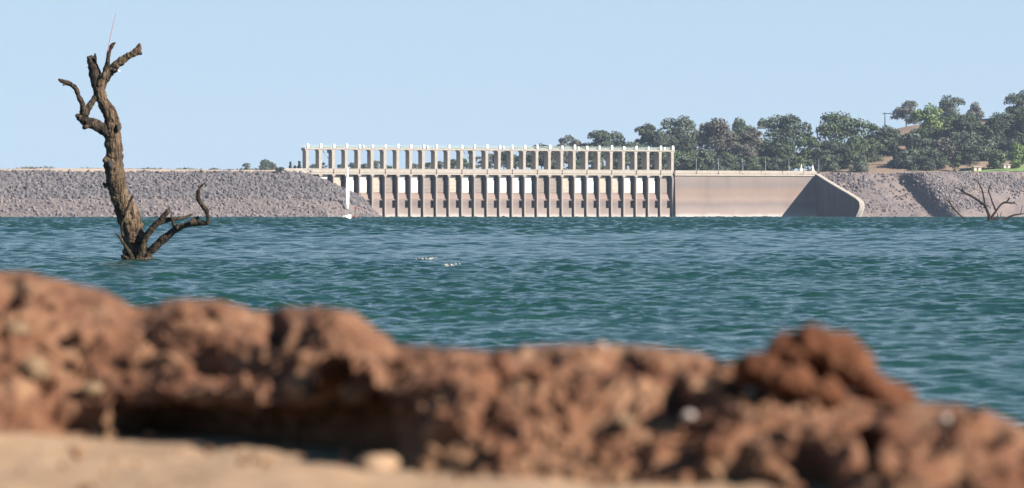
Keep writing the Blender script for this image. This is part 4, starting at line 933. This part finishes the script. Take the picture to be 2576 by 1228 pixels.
def sand():
    yy = np.concatenate([[-60, -20, -5, 0, 2], np.linspace(3, 10, 260), [12]]); xx = np.concatenate([[-60, -20, -6], np.linspace(-2.5, 2.5, 260), [6, 20, 60]])
    Y, X = np.meshgrid(yy, xx, indexing='ij')
    Zz = HC - HS + .018 * fbm(X * 2.5, Y * 1.6, X * 0, 4, 2) + .004 * fbm(X * 25, Y * 25, X * 0, 2, 6)
    Zz = Zz + .012 * np.clip(1 - np.abs(Y - 3) / 3, 0, 1) * 0
    st = F * HS / (np.interp(U0 + F * X / np.maximum(Y, 1), fu, fv) - V0) + .85; Zz = np.where(Y > st, Zz - (Y - st) * .8, Zz)
    o = np_mesh('sand_ground', np.stack([X, Y, Zz], -1).reshape(-1, 3), grid_faces(len(yy), len(xx)), M['sand']); tag(o, kind='structure')
sand()
def ridge():
    U = np.concatenate([np.linspace(-4500, -610, 300), np.linspace(-600, 3200, 980), np.linspace(3212, 7000, 300)])
    vc = np.interp(U, cu, cv); vf = np.interp(U, fu, fv)
    for _ in range(2): vc = np.convolve(np.pad(vc, 4, 'edge'), np.ones(9) / 9, 'valid'); vf = np.convolve(np.pad(vf, 6, 'edge'), np.ones(13) / 13, 'valid')
    df = F * HS / (vf - V0); dc = df + .95; zc = -(vc - V0) / F * dc
    T1 = np.linspace(0, 1, 230); T2 = np.linspace(0, 1, 60)[1:]
    rec = .48 * np.clip((U - 275) / 110, 0, 1) * np.clip((1050 - U) / 50, 0, 1)
    led = np.interp(U, [300, 500, 800, 900, 1040], [.34, .36, .42, .60, .66])
    rows = []
    for t_ in T1:
        h = math.sin(t_ * math.pi / 2) ** .9; d = df + (dc - df) * (t_ ** 1.35)
        under = rec * np.clip(1 - h / led, 0, 1) ** .5
        z = -HS - .03 + (zc + HS + .03) * h
        rows.append((d + under, z))
    for t_ in T2:
        d = dc + t_ * 9 * (.2 + .8 * t_); z = zc + (-1.62 - zc) * (t_ ** 1.0) * (1 - .0 * t_); rows.append((d, z - .15 * t_ * (1 - t_)))
    D = np.array([r[0] for r in rows]); Zr = np.array([r[1] for r in rows])
    X = (U[None] - U0) / F * D; P = np.stack([X, D, Zr + HC], -1)
    dr = np.gradient(P, axis=0); dcx = np.gradient(P, axis=1); Nn = np.cross(dcx, dr); Nn /= np.linalg.norm(Nn, axis=-1)[..., None] + 1e-9
    x, y, z = P[..., 0], P[..., 1], P[..., 2]
    wx, wy, wz = x + .07 * vnoise(x * 7, y * 7, z * 7, 51), y + .07 * vnoise(x * 7, y * 7, z * 7, 52), z + .07 * vnoise(x * 7, y * 7, z * 7, 53)
    bil = 0; am = 1.0; fr = 5.5
    for k in range(6):
        q_ = vnoise(wx * fr + k * 3, wy * fr, wz * fr, 70 + k)
        bil = bil + am * ((np.abs(q_) - .25) if k == 0 else (q_ * .55 if k % 2 else .35 - np.abs(q_))); am *= .62; fr *= 1.95
    n = .024 * fbm(x * 2.6, y * 2.6, z * 2.6, 3, 41) + .023 * bil + .006 * fbm(wx * 15, wy * 15, wz * 15, 3, 35) + .008 * fbm(wx * 38, wy * 38, wz * 38, 2, 37)
    n -= .05 * np.clip(vnoise(wx * 19, wy * 19, wz * 19, 66) - .45, 0, 1)
    pit = vnoise(wx * 9, wy * 9, wz * 9, 61); n -= .11 * np.clip(pit - .38, 0, 1)
    PU_ = U0 + F * x / y; PV_ = V0 + F * (HC - z) / y
    for (du, dv, ru, rv) in [(520, 890, 62, 26), (688, 822, 30, 36), (845, 778, 40, 18), (1335, 905, 62, 46), (1560, 915, 32, 26), (1812, 912, 52, 18), (900, 890, 46, 16), (25, 735, 38, 52), (1700, 1010, 32, 32), (2190, 1120, 24, 60), (2252, 1140, 26, 46), (2030, 1140, 62, 32), (2490, 1085, 42, 36), (2430, 1045, 32, 26), (1500, 1110, 22, 22), (1240, 1000, 26, 34), (170, 1030, 60, 30), (1870, 1190, 60, 26)]:
        n -= .085 * np.exp(-(((PU_ - du) / ru) ** 2 + ((PV_ - dv) / rv) ** 2) ** 1.5)
    fade = np.ones(len(rows)); fade[:20] = np.linspace(.15, 1, 20)
    fade[110:] *= np.concatenate([np.linspace(1, .32, 110), np.full(len(rows) - 220, .32)])
    P = P + Nn * (n * fade[:, None])[..., None]
    for _ in range(3):          # bring the crest line back to its intended height after roughening
        VV = V0 + F * (HC - P[..., 2]) / P[..., 1]; top = VV.min(axis=0)
        err = np.convolve(np.pad(top - vc, 9, 'edge'), np.ones(19) / 19, 'valid')
        hfrac = np.clip((P[..., 2] - (HC - HS)) / (zc + HS), 0, 1); hfrac[230:] = 1
        P[..., 2] += hfrac * (err / F * dc)[None]
    o = np_mesh('dirt_ridge', P.reshape(-1, 3), grid_faces(len(rows), len(U)), M['dirt']); tag(o, kind='structure')
    return P
RP = ridge()
# loose clods lying over the ridge and at its foot
def clods():
    rg = np.random.RandomState(12); nr, nc = RP.shape[:2]
    t = (1 + 5 ** .5) / 2
    from mathutils import noise
    import bmesh
    bm = bmesh.new(); bmesh.ops.create_icosphere(bm, subdivisions=2, radius=1); S = np.array([v.co[:] for v in bm.verts]); Fc = np.array([[v.index for v in f.verts] for f in bm.faces]); bm.free()
    n = 900; Vs = []; Qs = []
    for i in range(n):
        r = int(rg.uniform(4, 165)); c = rg.randint(200, nc - 200); p = RP[r, c]
        s = .006 + .018 * rg.rand() ** 3
        if r < 40: s *= .7
        off = rg.uniform(0, 50, 3); sc = rg.uniform(.65, 1.25, 3)
        dd = 1 + .6 * fbm(S[:, 0] * 1.6 + off[0], S[:, 1] * 1.3 + off[1], S[:, 2] * 1.3, 2, i)
        Vs.append(S * dd[:, None] * sc * s + p + [0, 0, s * .25]); Qs.append(Fc + i * len(S))
    for i in range(n, n + 110):
        s = .003 + .010 * rg.rand() ** 3; p = np.array([rg.uniform(-1.2, 1.0), rg.uniform(5.3, 7.1), HC - HS])
        Vs.append(S * (1 + .3 * np.sin(S * 3 + i)) * s + p); Qs.append(Fc + i * len(S))
    o = np_mesh('loose_clods', np.concatenate(Vs), np.concatenate(Qs), M['dirt']); tag(o, 'loose brown dirt clods scattered over the ridge', 'clods', kind='stuff')
clods()
# the big reddish clod
ZC = 5.8; mc = ZC / F
def cb(u, v, ru, rv, ry=None, dy=0): return (((u - 2050) * mc, dy, (930 - v) * mc), (ru * mc, (ry or ru) * mc, rv * mc))
big = lump('big_clod', [cb(1985, 885, 60, 42), cb(2040, 862, 62, 46), cb(2100, 880, 58, 50), cb(2150, 930, 50, 52, 60, .0), cb(2200, 980, 48, 42), cb(2262, 1000, 52, 36, 50, .02),
    cb(1905, 918, 56, 34, 60, -.02), cb(1975, 955, 70, 34, 60, -.05), cb(2050, 985, 62, 36, 60, -.06), cb(2060, 930, 90, 50, 60, .07), cb(1895, 950, 60, 30, 60, .05), cb(2120, 990, 110, 40, 60, .07), cb(2050, 1030, 200, 45, 80, .02)],
    5, .030, .055, M['red_dirt'], .004)
big.location = px(2050, 930, ZC); tag(big, 'largest reddish brown clod perched on the ridge crest at right', 'clod')
# pale pebbles and a few separate clods, each set on the ridge surface
Pf = RP[:232].reshape(-1, 3); PU = U0 + F * Pf[:, 0] / Pf[:, 1]; PV = V0 + F * (HC - Pf[:, 2]) / Pf[:, 1]
def on_ridge(u, v):
    i = np.argsort((PU - u) ** 2 + (PV - v) ** 2)[:6]; j = i[np.argmin(Pf[i, 1])]; return Vector(Pf[j])
def small(name, u, v, r, m, label, cat, group, seed, flat=.8):
    p = on_ridge(u, v); k = p.y / F; rr = r * k
    o = lump(name, [((0, 0, 0), (rr, rr, rr * flat)), ((rr * .3, rr * .1, -rr * .1), (rr * .8, rr * .7, rr * flat * .8))], seed, rr * .35, rr * .9, M[m], max(.003, rr * .12)); o.location = p + Vector((0, -rr * .4, rr * .25))
    tag(o, label, cat, group)
PG = 'pale pebbles on the dirt ridge'
small('pebble', 1512, 876, 17, 'pebble', 'round pale pebble on the ridge crest right of centre, highest of the pale pebbles', 'pebble', PG, 1)
small('pebble', 1890, 985, 23, 'pebble', 'largest pale pebble, lying below the left foot of the big red clod', 'pebble', PG, 2)
small('pebble', 2135, 988, 17, 'pebble', 'dull pale pebble under the dark hollow of the big red clod', 'pebble', PG, 3)
small('pebble', 2375, 1058, 14, 'pebble', 'faint pale pebble on the slope right of the big red clod', 'pebble', PG, 4)
small('pebble', 1730, 1050, 20, 'pebble', 'faint pale pebble on the lower right slope below the dark pits', 'pebble', PG, 5)
small('stone', 1570, 1065, 34, 'tan_stone', 'long tan stone half buried in the slope below the ridge crest', 'stone', 'tan stones in the dirt ridge', 6, .55)
small('stone', 90, 935, 38, 'tan_stone', 'large tan stone in the left part of the ridge', 'stone', 'tan stones in the dirt ridge', 7, .8)
small('stone', 40, 835, 34, 'tan_stone', 'tan stone high at the left edge of the ridge', 'stone', 'tan stones in the dirt ridge', 8, .6)
small('stone', 240, 985, 34, 'tan_stone', 'tan stone lower right of the large tan stone at left', 'stone', 'tan stones in the dirt ridge', 9, .6)
small('stone', 760, 985, 36, 'tan_stone', 'rounded tan stone at the lip of the dark overhang', 'stone', 'tan stones in the dirt ridge', 10, .9)
p = px(945, 1180, F * HS / (1180 - V0)); o = lump('sand_lump', [((0, 0, 0), (.035, .03, .02)), ((.02, 0, .004), (.025, .02, .018))], 4, .01, .03, M['sand'], .004); o.location = p + Vector((0, 0, .005))
tag(o, 'rounded lump of sand in front of the dark hollow', 'sand lump')

# ------------------------------------------------------------------ haze
b = MB(); b.box(-720, 720, -70, 3050, -5, 75)
hm = bpy.data.materials.new('haze'); hm.use_nodes = True; t = hm.node_tree
t.nodes.remove(t.nodes['Principled BSDF']); pv = t.nodes.new('ShaderNodeVolumePrincipled')
pv.inputs['Density'].default_value = .00005; pv.inputs['Color'].default_value = (.62, .76, 1, 1); pv.inputs['Anisotropy'].default_value = .0
t.links.new(pv.outputs[0], t.nodes['Material Output'].inputs['Volume'])
o = b.build('haze', hm); tag(o, kind='stuff'); o.display_type = 'WIRE'
